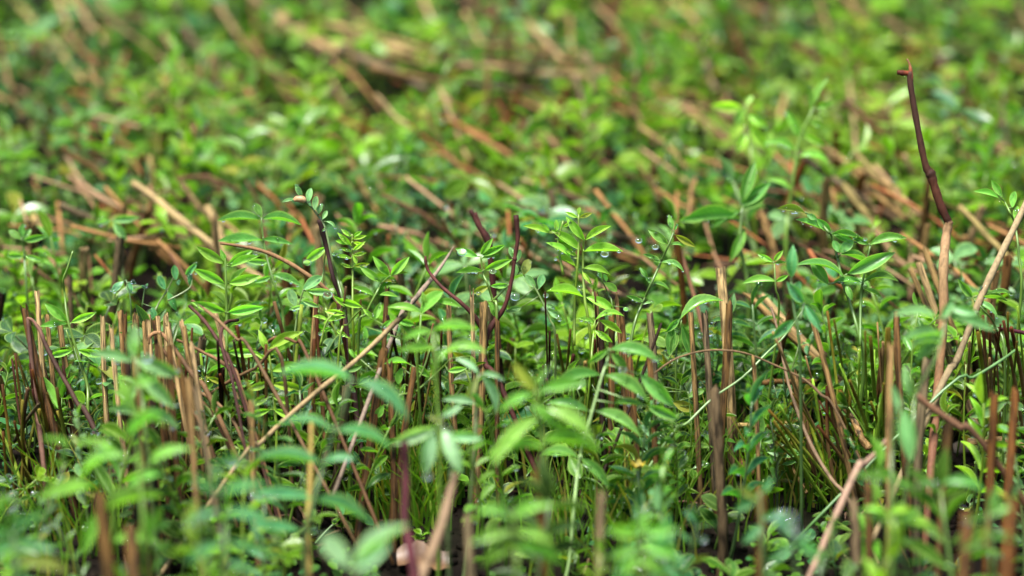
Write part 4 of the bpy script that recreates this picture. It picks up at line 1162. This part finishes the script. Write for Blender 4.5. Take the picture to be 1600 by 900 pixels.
# straws lying behind, each where the photograph has one
for (x0, y0, x1, y1, wp, cc, lab) in [
        (0, -30, 130, 128, 14, PALE, 'long yellow straw slanting in the top left corner'),
        (105, -10, 165, 68, 15, TAN2, 'pale straw right of the long yellow corner straw'),
        (-10, 40, 20, 140, 10, TAN, 'short straw at the left edge near the top'),
        (165, 20, 290, 60, 12, TAN2, 'pale straw lying nearly level near the top left'),
        (262, -10, 312, 78, 24, GREYB, 'thick grey brown stalk lying near the top left'),
        (330, 0, 400, 90, 16, TAN, 'tan straw right of the thick grey brown stalk'),
        (392, -20, 408, 84, 12, ORANGE, 'orange upright straw near the top left'),
        (95, 156, 152, 245, 10, ORANGE, 'thin orange straw below the long yellow straw'),
        (140, 112, 245, 220, 14, TAN, 'dull tan straw slanting below the top left corner'),
        (180, 160, 235, 215, 20, TAN2, 'short broad pale straw in the left back field'),
        (232, 150, 290, 180, 14, BROWN, 'short brown straw in the left back field'),
        (395, -5, 450, 32, 20, TAN2, 'broad pale straw end at the top edge'),
        (430, 30, 570, 100, 22, TAN2, 'long broad tan straw in the band at the top'),
        (505, 40, 665, 78, 16, PALE, 'upper pale straw of the band at the top'),
        (530, 78, 668, 142, 26, GREYB, 'thick brown straw in the band at the top'),
        (600, 88, 700, 116, 16, TAN, 'tan straw end at the middle of the band'),
        (505, 0, 560, 66, 13, TAN, 'straw crossing steeply over the band at the top'),
        (650, -20, 690, 50, 12, PALE, 'pale greenish straw standing at the top edge'),
        (720, 74, 870, 84, 16, TAN, 'level reddish straw right of the band'),
        (715, 108, 945, 114, 24, TAN2, 'long level pale straw right of the band'),
        (720, 130, 830, 142, 14, GREYB, 'level grey straw under the long level one'),
        (520, 138, 428, 245, 14, GREYB, 'grey straw leaning up to the right in the centre back'),
        (776, 158, 800, 232, 11, ORANGE, 'short orange straw standing in the centre back'),
        (640, 146, 662, 206, 10, ORANGE, 'orange straw standing left of centre back'),
        (826, 40, 880, 95, 16, TAN2, 'short pale straw slanting above the long level straw'),
        (930, 6, 978, 60, 12, TAN2, 'pale straw near the top edge right of centre'),
        (1040, -10, 1115, 66, 13, PALE, 'greenish pale straw at the top edge right of centre'),
        (1132, 26, 1184, 112, 13, ORANGE, 'orange brown straw near the top right of centre'),
        (1088, 66, 1122, 142, 20, GREYB, 'thick soft brown stalk right of centre back'),
        (964, 136, 1024, 226, 12, TAN, 'dark edged straw slanting in the centre right back'),
        (1000, 196, 1075, 262, 13, TAN, 'tan straw slanting below the dark edged one'),
        (1020, 60, 1046, 160, 9, BROWN, 'thin brown straw standing right of centre back'),
        (1080, 140, 1156, 206, 11, BROWN, 'brown straw slanting left of the spiky topped shoot'),
        (1328, 128, 1338, 245, 12, TAN2, 'pinkish upright straw left of the tall bent stick'),
        (1320, 0, 1372, 54, 14, TAN, 'tan straw near the top right edge'),
        (1240, 70, 1300, 106, 20, BROWN, 'short thick brown straw at the upper right'),
        (1430, 122, 1505, 148, 14, TAN2, 'pale straw behind the top of the tall bent stick'),
        (1490, 176, 1575, 232, 16, TAN, 'tan straw right of the tall bent stick'),
        (1566, 148, 1574, 260, 13, GREYB, 'upright grey purple straw near the right edge'),
        (1388, 136, 1424, 176, 14, ORANGE, 'short orange straw behind the tall bent stick'),
        (1332, 268, 1412, 345, 17, TAN, 'tan straw slanting beside the node of the tall bent stick'),
        (1366, 262, 1436, 335, 15, TAN2, 'second slanting straw beside the node of the tall bent stick'),
        (1000, 262, 1032, 316, 10, BROWN, 'short brown straw behind the yellow green shoot'),
        (1284, 128, 1310, 190, 12, TAN2, 'pale straw beside the spiky topped shoot'),
        (470, 40, 600, 104, 18, TAN2, 'second broad tan straw in the band at the top'),
        (560, 60, 690, 100, 14, PALE, 'slim pale straw across the middle of the band'),
        (580, 104, 720, 132, 16, TAN, 'tan straw at the lower edge of the band'),
        (610, 70, 740, 112, 13, TAN2, 'pale straw leading from the band toward the level straw'),
        (690, 92, 800, 100, 12, GREYB, 'greyish level straw between the band and the level straw'),
        (445, 44, 540, 112, 12, GREYB, 'grey straw under the upper end of the band'),
        (860, 100, 960, 122, 12, TAN, 'tan straw at the right end of the level straw'),
        (480, 18, 560, 70, 12, TAN, 'short tan straw at the upper end of the band'),
        (800, 92, 930, 102, 14, TAN, 'level tan straw over the long level pale one'),
        (545, 250, 590, 330, 11, TAN, 'tan straw slanting behind the bending vetch tip'),
        (690, 345, 720, 400, 11, TAN, 'blurred tan straw behind the thin grey dry blade'),
        (280, 280, 330, 345, 12, TAN2, 'blurred pale straw behind the long drooping leaflets')]:
    straw(lab, x0, y0, x1, y1, wp * (.66 if 380 < x0 < 960 and y0 < 130 else .6), cc, RND.uniform(.045, .065), RND.uniform(.035, .05))
for (x0, y0, x1, y1, wp, cc, h0, h1, lab) in [
        (1140, 668, 1246, 659, 9, PALE, .02, .02, 'pale broken straw lying level right of the soft frayed stub'),
        (1190, 600, 1275, 596, 9, BROWN, .03, .03, 'brown straw lying level behind the lone slim stub'),
        (1225, 700, 1260, 770, 6, TAN, .01, .01, 'thin straw on the dark soil below the lone slim stub'),
        (1512, 688, 1612, 700, 12, TAN, .02, .02, 'tan straw lying level behind the soft orange stubs'),
        (600, 590, 690, 640, 8, BROWN, .03, .02, 'brown straw lying under the leafy tangle'),
        (1360, 700, 1320, 640, 12, TAN, .03, .04, 'short tan straw deep in the green stalk tuft'),
        (1150, 690, 1175, 740, 18, BROWN, .008, .008, 'flat brown straw on the soil behind the soft frayed stub'),
        (20, 690, 60, 630, 6, GREYB, .02, .05, 'thin grey straw at the far left edge')]:
    straw(lab, x0, y0, x1, y1, wp, cc, h0, h1, 'straws lying low between the stubs')

# ------------------------------------------------------------------ small single things
def dead_leaf(label, x, y, size, rot):
    b = MB()
    n = 9
    for i in range(n):
        for j in range(6):
            u, v = i / (n - 1), j / 5
            w_ = .62 * (1 - .8 * abs(u - .5) ** 1.5) * (1 + .22 * math.sin(i * 2.3) + .1 * math.sin(i * 5.1 + j))
            b.v.append(((u - .5) * size, (v - .5) * w_ * size, size * (.10 * math.sin(u * 5) + .22 * abs(v - .5) ** 2 * 4 * .4 + .02 * math.sin(i * 2 + j))))
    for i in range(n - 1):
        for j in range(5):
            a = i * 6 + j
            b.f.append((a, a + 6, a + 7, a + 1))
    o = obj('dead_leaf', b.build('dead_leaf', M_DEAD))
    p = P(x, y, depth_at(y, .006))
    o.location = (p.x, p.y, gz(p.x, p.y) + .004)
    o.rotation_euler = (.35, .05, rot)
    return tag(o, label, 'dead leaf')
dead_leaf('tan dead leaf lying on the dark soil at bottom centre', 662, 860, .021, .1)
dead_leaf('smaller brown dead leaf right behind the soft frayed stub', 1160, 705, .02, 1.2)

def ball(r, sz=1.0, seg=10, rings=7):
    b = MB()
    b.v.append((0, 0, r * sz))
    for i in range(1, rings):
        a = PI * i / rings
        for k in range(seg):
            t = 2 * PI * k / seg
            b.v.append((r * math.sin(a) * math.cos(t), r * math.sin(a) * math.sin(t), r * sz * math.cos(a)))
    b.v.append((0, 0, -r * sz))
    e = len(b.v) - 1
    for k in range(seg):
        b.f.append((0, 1 + k, 1 + (k + 1) % seg))
        b.f.append((e, e - seg + (k + 1) % seg, e - seg + k))
    for i in range(rings - 2):
        for k in range(seg):
            a = 1 + i * seg + k; c = 1 + i * seg + (k + 1) % seg
            b.f.append((a, a + seg, c + seg, c))
    return b
DROP = ball(1.0, .85, 14, 10).build('water_drop', M_WATER)
FAR_DROPS = []
def drop(label, x, y, rpx, d=.985):
    if d > 1.05:
        FAR_DROPS.append((label, x, y, rpx))
        return
    o = obj('water_drop', DROP)
    o.location = P(x, y, d)
    rr = rpx * K * d
    o.scale = (rr * 1.1, rr * .9, rr)
    return tag(o, label, 'water drop', 'large water drops on the leaves')
for x, y, rp, d, lab in [
        (480, 410, 6, 1.015, 'water drop at the tip of the single narrow leaflet'), (512, 461, 7, .985, 'water drop under the tip of the broad rounded leaflet'),
        (722, 394, 7, .995, 'water drop under the upper left leaflet of the glossy shoot'), (770, 424, 5, .995, 'water drop hanging under the right leaflet of the glossy shoot'),
        (805, 464, 7, 1.0, 'large water drop on the lowest round vetch leaf'), (748, 459, 4, .995, 'small water drop under the lowest left leaflet of the glossy shoot'),
        (230, 560, 8, .862, 'bright soft water drop on the pale leaf cluster'), (973, 578, 6, .92, 'clear water drop hanging under the top blades of the tiered stalk'),
        (978, 483, 4, .998, 'small water drop right of the tall yellow green shoot'), (945, 397, 6, 1.01, 'water drop under the longest leaflet of the yellow green shoot'),
        (998, 376, 5, 1.03, 'blurred water drop left of the slender leaning stalk'), (1024, 386, 5, 1.03, 'blurred water drop under the top of the slender leaning stalk'),
        (853, 462, 4, 1.0, 'water drop on the small round leaved vetch'), (362, 722, 8, .82, 'soft white water drop on a long leaf at the lower left'),
        (544, 714, 7, .83, 'soft bright water drop on the second tier of the arching shoot'), (1228, 812, 16, .775, 'large soft water drop on the grey green bottom leaf'),
        (1242, 830, 8, .775, 'smaller soft drop under the large soft bottom drop'), (700, 672, 8, .85, 'soft white water drop on the whitish clover'),
        (668, 744, 7, .85, 'soft drop at the tip of the hanging clover leaflet'), (1007, 800, 8, .80, 'soft white drop low right of the tiered stalk'),
        (1270, 486, 3, .94, 'upper bead of water on the rounded leaf by the leafy spray'), (1276, 498, 3, .94, 'lower bead of water on the rounded leaf by the leafy spray'),
        (1352, 374, 3, .98, 'bead of water on the long top blade of the leafy spray'), (1088, 510, 3, .985, 'bead of water beside the slim tan stub'),
        (500, 282, 6, 1.12, 'blurred bright drop above the bending vetch tip'), (582, 322, 6, 1.1, 'blurred bright drop right of the bending vetch tip'), (616, 326, 6, 1.1, 'second blurred drop right of the bending vetch tip'),
        (1294, 241, 6, 1.16, 'blurred bright drop right of the spiky topped shoot'), (1130, 322, 6, 1.1, 'blurred bright drop beside the large folded leaves'), (840, 330, 6, 1.1, 'blurred drop left of the yellow green shoot'),
        (190, 230, 8, 1.2, 'blurred white drop in the left back field'), (1330, 110, 7, 1.3, 'blurred white drop left of the tall bent stick tip'), (1290, 74, 8, 1.35, 'blurred white drop near the top right'),
        (1368, 147, 7, 1.3, 'blurred white drop just left of the tall bent stick'), (94, 45, 9, 1.4, 'blurred white drop in the top left corner')]:
    drop(lab, x, y, rp, d)

fl = ball(.0032, .7, 8, 6)
fw = thing('yellow_flower', 'tiny yellow flower among the leaves below the three tiered stalk', 'flower', P(996, 732, .93))
b = MB(); e = P(996, 732, .93); b.tube([Vector((0, 0, -.001)), Vector((.002, .001, -(e.z - gz(e.x, e.y)) * .5)), Vector((.003, .0, -(e.z - gz(e.x, e.y))))], [.0006] * 3, 5)
obj('stem', b.build('stem', M_STEM), fw, STEMC['green'])
b = MB()
for k in range(5):
    a = k * 2 * PI / 5
    c0 = len(b.v)
    for i in range(4):
        for j in (-1, 0, 1):
            t = i / 3
            wv = .0016 * math.sin(PI * min(.95, t * .8 + .15))
            b.v.append((math.cos(a) * t * .0030 - math.sin(a) * j * wv, math.sin(a) * t * .0030 + math.cos(a) * j * wv, .0025 * t * t + .0004 * abs(j)))
    for i in range(3):
        for j in range(2):
            q = c0 + i * 3 + j
            b.f.append((q, q + 3, q + 4, q + 1))
obj('petals', b.build('petals', M_PETAL), fw)
bd = MB()
q = smooth_path([P(459, 313, 1.0), P(466, 310.5, 1.0), P(473, 312, 1.0), P(476, 316, 1.0)], 4)
bd.tube([p - q[0] for p in q], [.0006 + .0010 * math.sin(PI * (i + .6) / (len(q) + .4)) for i in range(len(q))], 8)
bo = obj('flower_bud', bd.build('flower_bud', M_BUD))
bo.location = q[0]
tag(bo, 'pale orange curled bud at the top of the bending vetch tip', 'bud')
for x, y, sz, lab in ((1503, 698, .0042, 'pale lump of soil in the dark gap on the right'), (1530, 717, .0028, 'smaller brown lump of soil in the right gap')):
    b = ball(1.0, .75, 12, 8)
    b.v = [tuple(c * (1 + .25 * noise.noise((v[0] * 2.1 + sz * 900, v[1] * 2.1, v[2] * 2.1))) for c in v) for v in b.v]
    o = obj('soil_clod', b.build('soil_clod', M_CLOD))
    p = P(x, y, depth_at(y, sz * .5))
    o.location = (p.x, p.y, gz(p.x, p.y) + sz * .4)
    o.scale = (sz, sz * .8, sz)
    tag(o, lab, 'clod')

fill('pinnate', scatter(105, 10, 290, .04, .08, 45, keep=clump), r)
fill('vetch', scatter(70, 10, 330, .04, .075, 45, keep=clump), r)
fill('clover', scatter(90, 0, 340, .035, .07, 42, keep=clump), r)
fill('pinnate', scatter(40, 330, 500, .04, .075, 44, keep=clump), r)
fill('vetch', scatter(26, 330, 520, .04, .07, 45, keep=clump), r)
fill('clover', scatter(34, 340, 560, .03, .06, 44, keep=clump), r)
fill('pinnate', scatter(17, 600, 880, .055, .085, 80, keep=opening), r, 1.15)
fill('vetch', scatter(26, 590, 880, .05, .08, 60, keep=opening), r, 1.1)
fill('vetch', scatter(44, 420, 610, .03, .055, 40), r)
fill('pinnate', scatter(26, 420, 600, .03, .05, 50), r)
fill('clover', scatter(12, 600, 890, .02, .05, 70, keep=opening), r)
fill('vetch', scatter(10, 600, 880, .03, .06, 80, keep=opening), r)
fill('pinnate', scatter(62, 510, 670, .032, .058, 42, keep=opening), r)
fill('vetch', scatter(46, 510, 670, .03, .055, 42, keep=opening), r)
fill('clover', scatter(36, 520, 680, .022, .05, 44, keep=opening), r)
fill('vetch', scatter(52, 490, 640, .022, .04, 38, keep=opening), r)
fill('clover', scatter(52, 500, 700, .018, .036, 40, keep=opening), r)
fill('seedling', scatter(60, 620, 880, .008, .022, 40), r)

# cut stalks of the back field
for i, (x, y, h) in enumerate(scatter(72, 0, 430, .045, .075, 36, keep=lambda x, y: clump(x, y) or r.random() < .25)):
    d = depth_at(y, h)
    t = P(x, y, d)
    f = Vector((t.x + r.uniform(-.02, .012), t.y + r.uniform(-.01, .02), 0))
    f.z = gz(f.x, f.y) - .004
    cc, nm = r.choice([(TAN, 'tan'), (TAN2, 'pale'), (BROWN, 'brown'), (ORANGE, 'orange brown'), (GREYB, 'grey brown'), (TAN, 'tan')])
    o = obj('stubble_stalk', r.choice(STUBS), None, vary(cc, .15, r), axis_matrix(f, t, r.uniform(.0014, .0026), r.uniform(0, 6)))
    tag(o, f'blurred {nm} cut stub {side_words(x, y, d)}', 'stalk', 'cut stalks scattered over the field')
for i, (x, y, h) in enumerate(scatter(30, 430, 600, .03, .06, 40, keep=opening)):
    d = depth_at(y, h)
    t = P(x, y, d)
    f = Vector((t.x + r.uniform(-.012, .012), t.y + r.uniform(-.008, .012), 0))
    f.z = gz(f.x, f.y) - .004
    cc, nm = r.choice([(TAN, 'tan'), (DARK, 'dark'), (BROWN, 'brown'), (GREYB, 'grey brown')])
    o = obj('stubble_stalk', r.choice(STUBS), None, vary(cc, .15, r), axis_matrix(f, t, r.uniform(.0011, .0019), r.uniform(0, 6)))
    tag(o, f'{soft(d)}{nm} cut stub {side_words(x, y, d)}', 'stalk', 'cut stalks scattered over the field')
# loose straw of the back field, mostly falling to the right
for i, (x, y, h) in enumerate(scatter(88, -40, 360, .045, .07, 38, keep=lambda x, y: clump(x, y) or r.random() < .35)):
    d = depth_at(y, h)
    a = P(x, y, d)
    L = r.uniform(.02, .06)
    c = a + Vector((r.gauss(.6, .5) * L, r.gauss(-.3, .5) * L, -h * r.uniform(.1, .85)))
    c.z = max(c.z, .004)
    cc, nm = r.choice([(TAN, 'tan'), (TAN2, 'pale'), (PALE, 'yellowish'), (GREYB, 'grey'), (BROWN, 'brown')])
    o = obj('fallen_straw', r.choice(STRAWS), None, vary(cc, .15, r), axis_matrix(a, c, r.uniform(.0012, .0022), r.uniform(0, 6)))
    tag(o, f'blurred {nm} fallen straw {side_words(x, y, d)}', 'straw', 'loose straws of the back field')

# thin green and brown cut stems in tufts
def thin_stalk(x, y, d, foot, w_, col, label, grp):
    t = P(x, y, d)
    f = Vector((foot.x, foot.y, gz(foot.x, foot.y) - .003))
    b = MB()
    m = t.lerp(f, .5) + Vector((r.uniform(-.003, .003), r.uniform(-.003, .003), 0))
    q = smooth_path([t - f, m - f, Vector((0, 0, 0))], 4)
    n = len(q) - 1
    tip = (.35, .16, .10) if r.random() < .7 else (1, 1, 1)
    ton = [tuple(a + (1.0 - a) * min(1, max(0, (i / n - .1) * 3)) for a in tip) for i in range(n + 1)]
    b.tube(q, [w_ * K * d * .5 * (.8 + .3 * i / n) for i in range(n + 1)], 6, True, ton)
    o = obj('thin_stalk', b.build('thin_stalk', M_TWIG), None, col)
    o.location = f
    tag(o, label, 'stalk', grp)
def tuft(n, cx, y0, y1, wx, fx, fy, wf, d, cols, words_):
    g = P(fx, fy, depth_at(fy, 0))
    for i in range(n):
        u = r.uniform(-1, 1)
        f = Vector((g.x + u * wf * K + r.uniform(-.009, .009), g.y + r.uniform(-.022, .022), 0))
        thin_stalk(cx + u * wx + r.uniform(-12, 12), r.uniform(y0, y1), d + r.uniform(-.02, .02), f, r.uniform(3, 8), vary(r.choice(cols), .2, r), words_, 'thin cut stems: ' + words_)
GS = [(.17, .27, .02), (.20, .26, .025), (.13, .23, .018), (.15, .09, .03)]
BS = [(.08, .04, .015), (.03, .013, .009), (.06, .026, .012), (.15, .10, .025), (.12, .17, .015), (.10, .16, .012)]
tuft(46, 1300, 480, 690, 105, 1345, 760, 40, .97, GS, 'thin green cut stem in the dense tuft under the large leafy spray')
tuft(18, 895, 455, 640, 55, 905, 720, 40, .99, BS, 'thin brown or green cut stem in the tuft under the tall yellow green shoot')
tuft(22, 40, 545, 680, 55, 75, 770, 40, .98, [(.12, .09, .01), (.05, .022, .01), (.09, .12, .012)], 'thin yellowish cut stem in the tuft at the left edge')
tuft(14, 490, 440, 640, 70, 500, 740, 50, .99, BS, 'thin dark cut stem in the tuft around the low spread shoot')
tuft(18, 350, 500, 600, 60, 360, 760, 50, .98, BS, 'thin bent stem among the leaves right of the bundled stubs')
tuft(16, 1560, 470, 560, 45, 1560, 700, 50, .985, GS, 'thin green stem behind the three pointed leaflets')
tuft(14, 660, 480, 580, 60, 660, 720, 60, .99, BS, 'thin brown stem behind the leafy tangle')

# ------------------------------------------------------------------ what nobody could count
class Mass:
    """many small leaves and blades in one mesh"""
    def __init__(s):
        s.b = MB()
    def leaf(s, B, T, nn, wd, col, oval=False):
        d = T - B
        L = d.length
        if L < 1e-5: return
        d /= L
        n = nn - d * nn.dot(d)
        if n.length < 1e-4: n = d.orthogonal()
        n.normalize()
        sd_ = n.cross(d)
        b = s.b
        c0 = len(b.v)
        prof = ((0, .12), (.25, .82 if not oval else .95), (.55, 1.0), (.82, .62 if not oval else .85), (1, .08))
        for t, q in prof:
            for j in (-1, 0, 1):
                p = B + d * (L * t) + sd_ * (j * q * wd * .5) + n * (L * (.10 * 4 * t * (1 - t)) + abs(j) * wd * .12)
                b.v.append(tuple(p)); b.uv.append((t, .5 + .5 * j)); b.tone.append(col)
        for i in range(4):
            for j in range(2):
                a = c0 + i * 3 + j
                b.f.append((a, a + 3, a + 4, a + 1))
    def blade(s, B, T, wd, col):
        b = s.b
        c0 = len(b.v)
        d = T - B
        sd_ = d.cross(Vector((0, 1, .3))).normalized()
        for i in range(4):
            t = i / 3
            p = B + Vector((d.x * t * t, d.y * t * t, d.z * t))
            for j in (-1, 1):
                b.v.append(tuple(p + sd_ * (j * wd * .5 * (1 - .85 * t)))); b.uv.append((t, .5 + .3 * j)); b.tone.append(col)
        for i in range(3):
            a = c0 + i * 2
            b.f.append((a, a + 1, a + 3, a + 2))
    def done(s, name):
        o = obj(name, s.b.build(name, M_LEAF_MASS, tone='tint'))
        o['kind'] = 'stuff'
        return o
def tuft_leaves(ms, f, h, tint, n, ll, oval):
    c = TINT[tint]
    lx, ly = r.uniform(-.25, .25), r.uniform(-.25, .25)
    for i in range(n):
        t = r.uniform(.25, 1)
        B = Vector((f.x + lx * h * t * t, f.y + ly * h * t * t, f.z + h * t))
        a = r.uniform(0, 6.283)
        el = r.uniform(-.2, .8)
        dr = Vector((math.cos(a) * math.cos(el), math.sin(a) * math.cos(el), math.sin(el)))
        L = ll * r.uniform(.7, 1.2)
        k = r.uniform(.5, 1.4)
        ms.leaf(B, B + dr * L, Vector((r.uniform(-.4, .4), r.uniform(-.6, .2), 1)), L * (r.uniform(.3, .38) if not oval else r.uniform(.5, .65)), (c[0] * k, c[1] * k, c[2] * k), oval)
    ms.blade(f, Vector((f.x + lx * h, f.y + ly * h, f.z + h)), .0016, STEMC[tint])
def inside(p):
    x, y, d = pix(p)
    return d > .3 and -40 < x < 1640 and 12 < y < 960
# plants past the edges of the picture and behind them
ms = Mass()
for i in range(3900):
    x, y = (r.uniform(-1.3, 1.3), r.uniform(-.45, 2.0)) if i < 2600 else (r.uniform(-.6, .6), r.uniform(.4, 1.5))
    h = r.uniform(.04, .085)
    f = Vector((x, y, gz(x, y)))
    if (f - CAM).length < .55 or inside(f + Vector((0, 0, h))):
        continue
    tuft_leaves(ms, f, h, tint_pick(r, 200), r.randint(7, 11), r.choice((.012, .018)), r.random() < .4)
ms.done('field_undergrowth')
# low leaves under and between the shoots that are built one by one
ms = Mass()
for i in range(1150):
    y = r.uniform(20, 540)
    h = r.uniform(.012, .04)
    x = r.uniform(-30, 1630)
    d = depth_at(y, h)
    p = P(x, y, d)
    if not clump(x, y): continue
    f = Vector((p.x, p.y, gz(p.x, p.y)))
    tuft_leaves(ms, f, h, tint_pick(r, y, x), r.randint(4, 8), r.choice((.008, .011, .015)), r.random() < .5)
for i in range(420):
    y, x, h = r.uniform(500, 680), r.uniform(-30, 1630), r.uniform(.012, .032)
    if not opening(x, y): continue
    p = P(x, y, depth_at(y, h))
    tuft_leaves(ms, Vector((p.x, p.y, gz(p.x, p.y))), h, r.choice(['green', 'green', 'blue green', 'dark green', 'bright green']), r.randint(5, 9), r.choice((.006, .008, .011)), r.random() < .6)
ms.done('low_undergrowth')
# tiny leaves on the soil
ms = Mass()
for i in range(3200):
    y = r.uniform(560, 930); x = r.uniform(-40, 1640)
    p = P(x, y, depth_at(y, .002))
    if noise.noise((p.x * 22, p.y * 22, 5)) < (.15 if opening(x, y) else .42): continue
    a = r.uniform(0, 6.28); L = r.uniform(.0022, .0055); el = r.uniform(.1, .9)
    B = Vector((p.x, p.y, gz(p.x, p.y) + r.uniform(0, .006)))
    c = TINT[r.choice(['green', 'bright green', 'dark green', 'blue green'])]
    ms.leaf(B, B + Vector((math.cos(a) * math.cos(el), math.sin(a) * math.cos(el), math.sin(el))) * L, Vector((r.uniform(-.4, .4), -.4, 1)), L * r.uniform(.4, .7), c, True)
ms.done('ground_cover')
# grass
ms = Mass()
patch = [(930, 850, 90), (1010, 820, 60), (700, 760, 110), (110, 840, 110), (560, 720, 120), (1150, 740, 120), (1230, 760, 80), (860, 700, 120), (430, 620, 120), (1350, 640, 90), (640, 800, 60), (20, 640, 60), (250, 640, 120)]
for i in range(1500):
    cx, cy, rr = r.choice(patch)
    x, y = r.gauss(cx, rr * .6), r.gauss(cy, rr * .35)
    p = P(x, y, depth_at(min(y, 930), 0))
    f = Vector((p.x, p.y, gz(p.x, p.y)))
    h = r.uniform(.012, .045)
    c = r.choice([(.09, .19, .01), (.07, .15, .01), (.13, .20, .015), (.05, .11, .01), (.22, .16, .03)])
    ms.blade(f, f + Vector((r.uniform(-.6, .6) * h, r.uniform(-.5, .5) * h, h)), r.uniform(.0008, .0017), c)
ms.done('grass')
# crumbs of wet soil
cb = ball(1.0, .8, 7, 5)
b = MB()
for i in range(2600):
    y = r.uniform(580, 930); x = r.uniform(-40, 1640)
    p = P(x, y, depth_at(y, .002))
    rr = r.choice((.0006, .0009, .0014, .0022))
    o0 = len(b.v)
    ph = r.uniform(0, 50)
    for v in cb.v:
        k = rr * (1 + .5 * noise.noise((v[0] * 1.7 + ph, v[1] * 1.7, v[2] * 1.7)))
        b.v.append((p.x + v[0] * k, p.y + v[1] * k, gz(p.x, p.y) + rr * .3 + v[2] * k))
    b.f += [tuple(q + o0 for q in f_) for f_ in cb.f]
cr = obj('soil_crumbs', b.build('soil_crumbs', M_SOIL))
cr['kind'] = 'stuff'
# broken bits of straw on the soil
b = MB()
for i in range(900):
    x, y = r.uniform(-.5, .5), r.uniform(-.3, .9)
    a = r.uniform(0, 6.28); L = r.uniform(.006, .03)
    z = gz(x, y)
    k = r.choice([.25, .5, .9])
    b.tube([Vector((x, y, z + .001)), Vector((x + math.cos(a) * L * .5, y + math.sin(a) * L * .5, z + .002 + r.uniform(0, .004))), Vector((x + math.cos(a) * L, y + math.sin(a) * L, gz(x + math.cos(a) * L, y + math.sin(a) * L) + .001))],
           [r.uniform(.0003, .0009)] * 3, 5, True, [k] * 3)
lit = obj('straw_litter', b.build('straw_litter', M_TWIG), None, (.14, .08, .045))
lit['kind'] = 'stuff'
# thin straws matted into the back field
b = MB()
for i in range(460):
    y = r.uniform(-40, 400); x = r.uniform(-60, 1660); h = r.uniform(.02, .06)
    a = P(x, y, depth_at(y, h))
    L = r.uniform(.02, .07)
    c = a + Vector((r.gauss(.7, .4) * L, r.gauss(-.4, .5) * L, -h * r.uniform(.1, .7)))
    m = a.lerp(c, .5) + Vector((0, 0, r.uniform(-.004, .006)))
    rr = r.uniform(.0005, .0012)
    b.tube([a, m, c], [rr] * 3, 5, True, [r.choice([(.4, .3, .25), (.8, .7, .6), (1.2, 1.15, 1.1), (.9, .5, .3), (1.0, .8, .5)])] * 3)
mt = obj('matted_straw', b.build('matted_straw', M_TWIG), None, (.20, .125, .07))
mt['kind'] = 'stuff'
# beads of dew on the leaves
tpl = ball(1.0, .75, 7, 5)
b = MB()
def bead(c, n, rr):
    o0 = len(b.v)
    c = c + n * rr * .4
    b.v += [(c.x + v[0] * rr, c.y + v[1] * rr, c.z + v[2] * rr) for v in tpl.v]
    b.f += [tuple(q + o0 for q in f) for f in tpl.f]
for sp in LEAF_SPOTS:
    if r.random() < .75:
        for k in range(r.randint(2, 7)):
            c, n = on_leaf(*sp, r.uniform(.2, .95), r.uniform(-.35, .35))
            bead(c, n, r.choice((.00025, .0004, .0006, .0009)))
for sp in FIELD_SPOTS:
    c, n = on_leaf(*sp, r.uniform(.2, .95), r.uniform(-.3, .3))
    bead(c, n if n.z > 0 else -n, r.choice((.0005, .0008, .0012, .0017)))
dew = obj('dew_beads', b.build('dew_beads', M_WATER))
dew['kind'] = 'stuff'
# the blurred drops of the back field sit on the leaves nearest to where the photograph has them
taken = set()
for lab, x, y, rp in FAR_DROPS:
    best = None
    for i, sp in enumerate(FIELD_SPOTS):
        c, n = on_leaf(*sp, .6, 0)
        px, py, d = pix(c)
        q = abs(px - x) + abs(py - y)
        if d > 1.02 and i not in taken and (best is None or q < best[0]):
            best = (q, i, c, n, d)
    if best and best[0] < 70:
        taken.add(best[1])
        o = obj('water_drop', DROP)
        rr = min(.0024, rp * K * best[4])
        o.location = best[2] + (best[3] if best[3].z > 0 else -best[3]) * rr * .6
        o.scale = (rr, rr, rr)
        tag(o, lab, 'water drop', 'large water drops on the leaves')
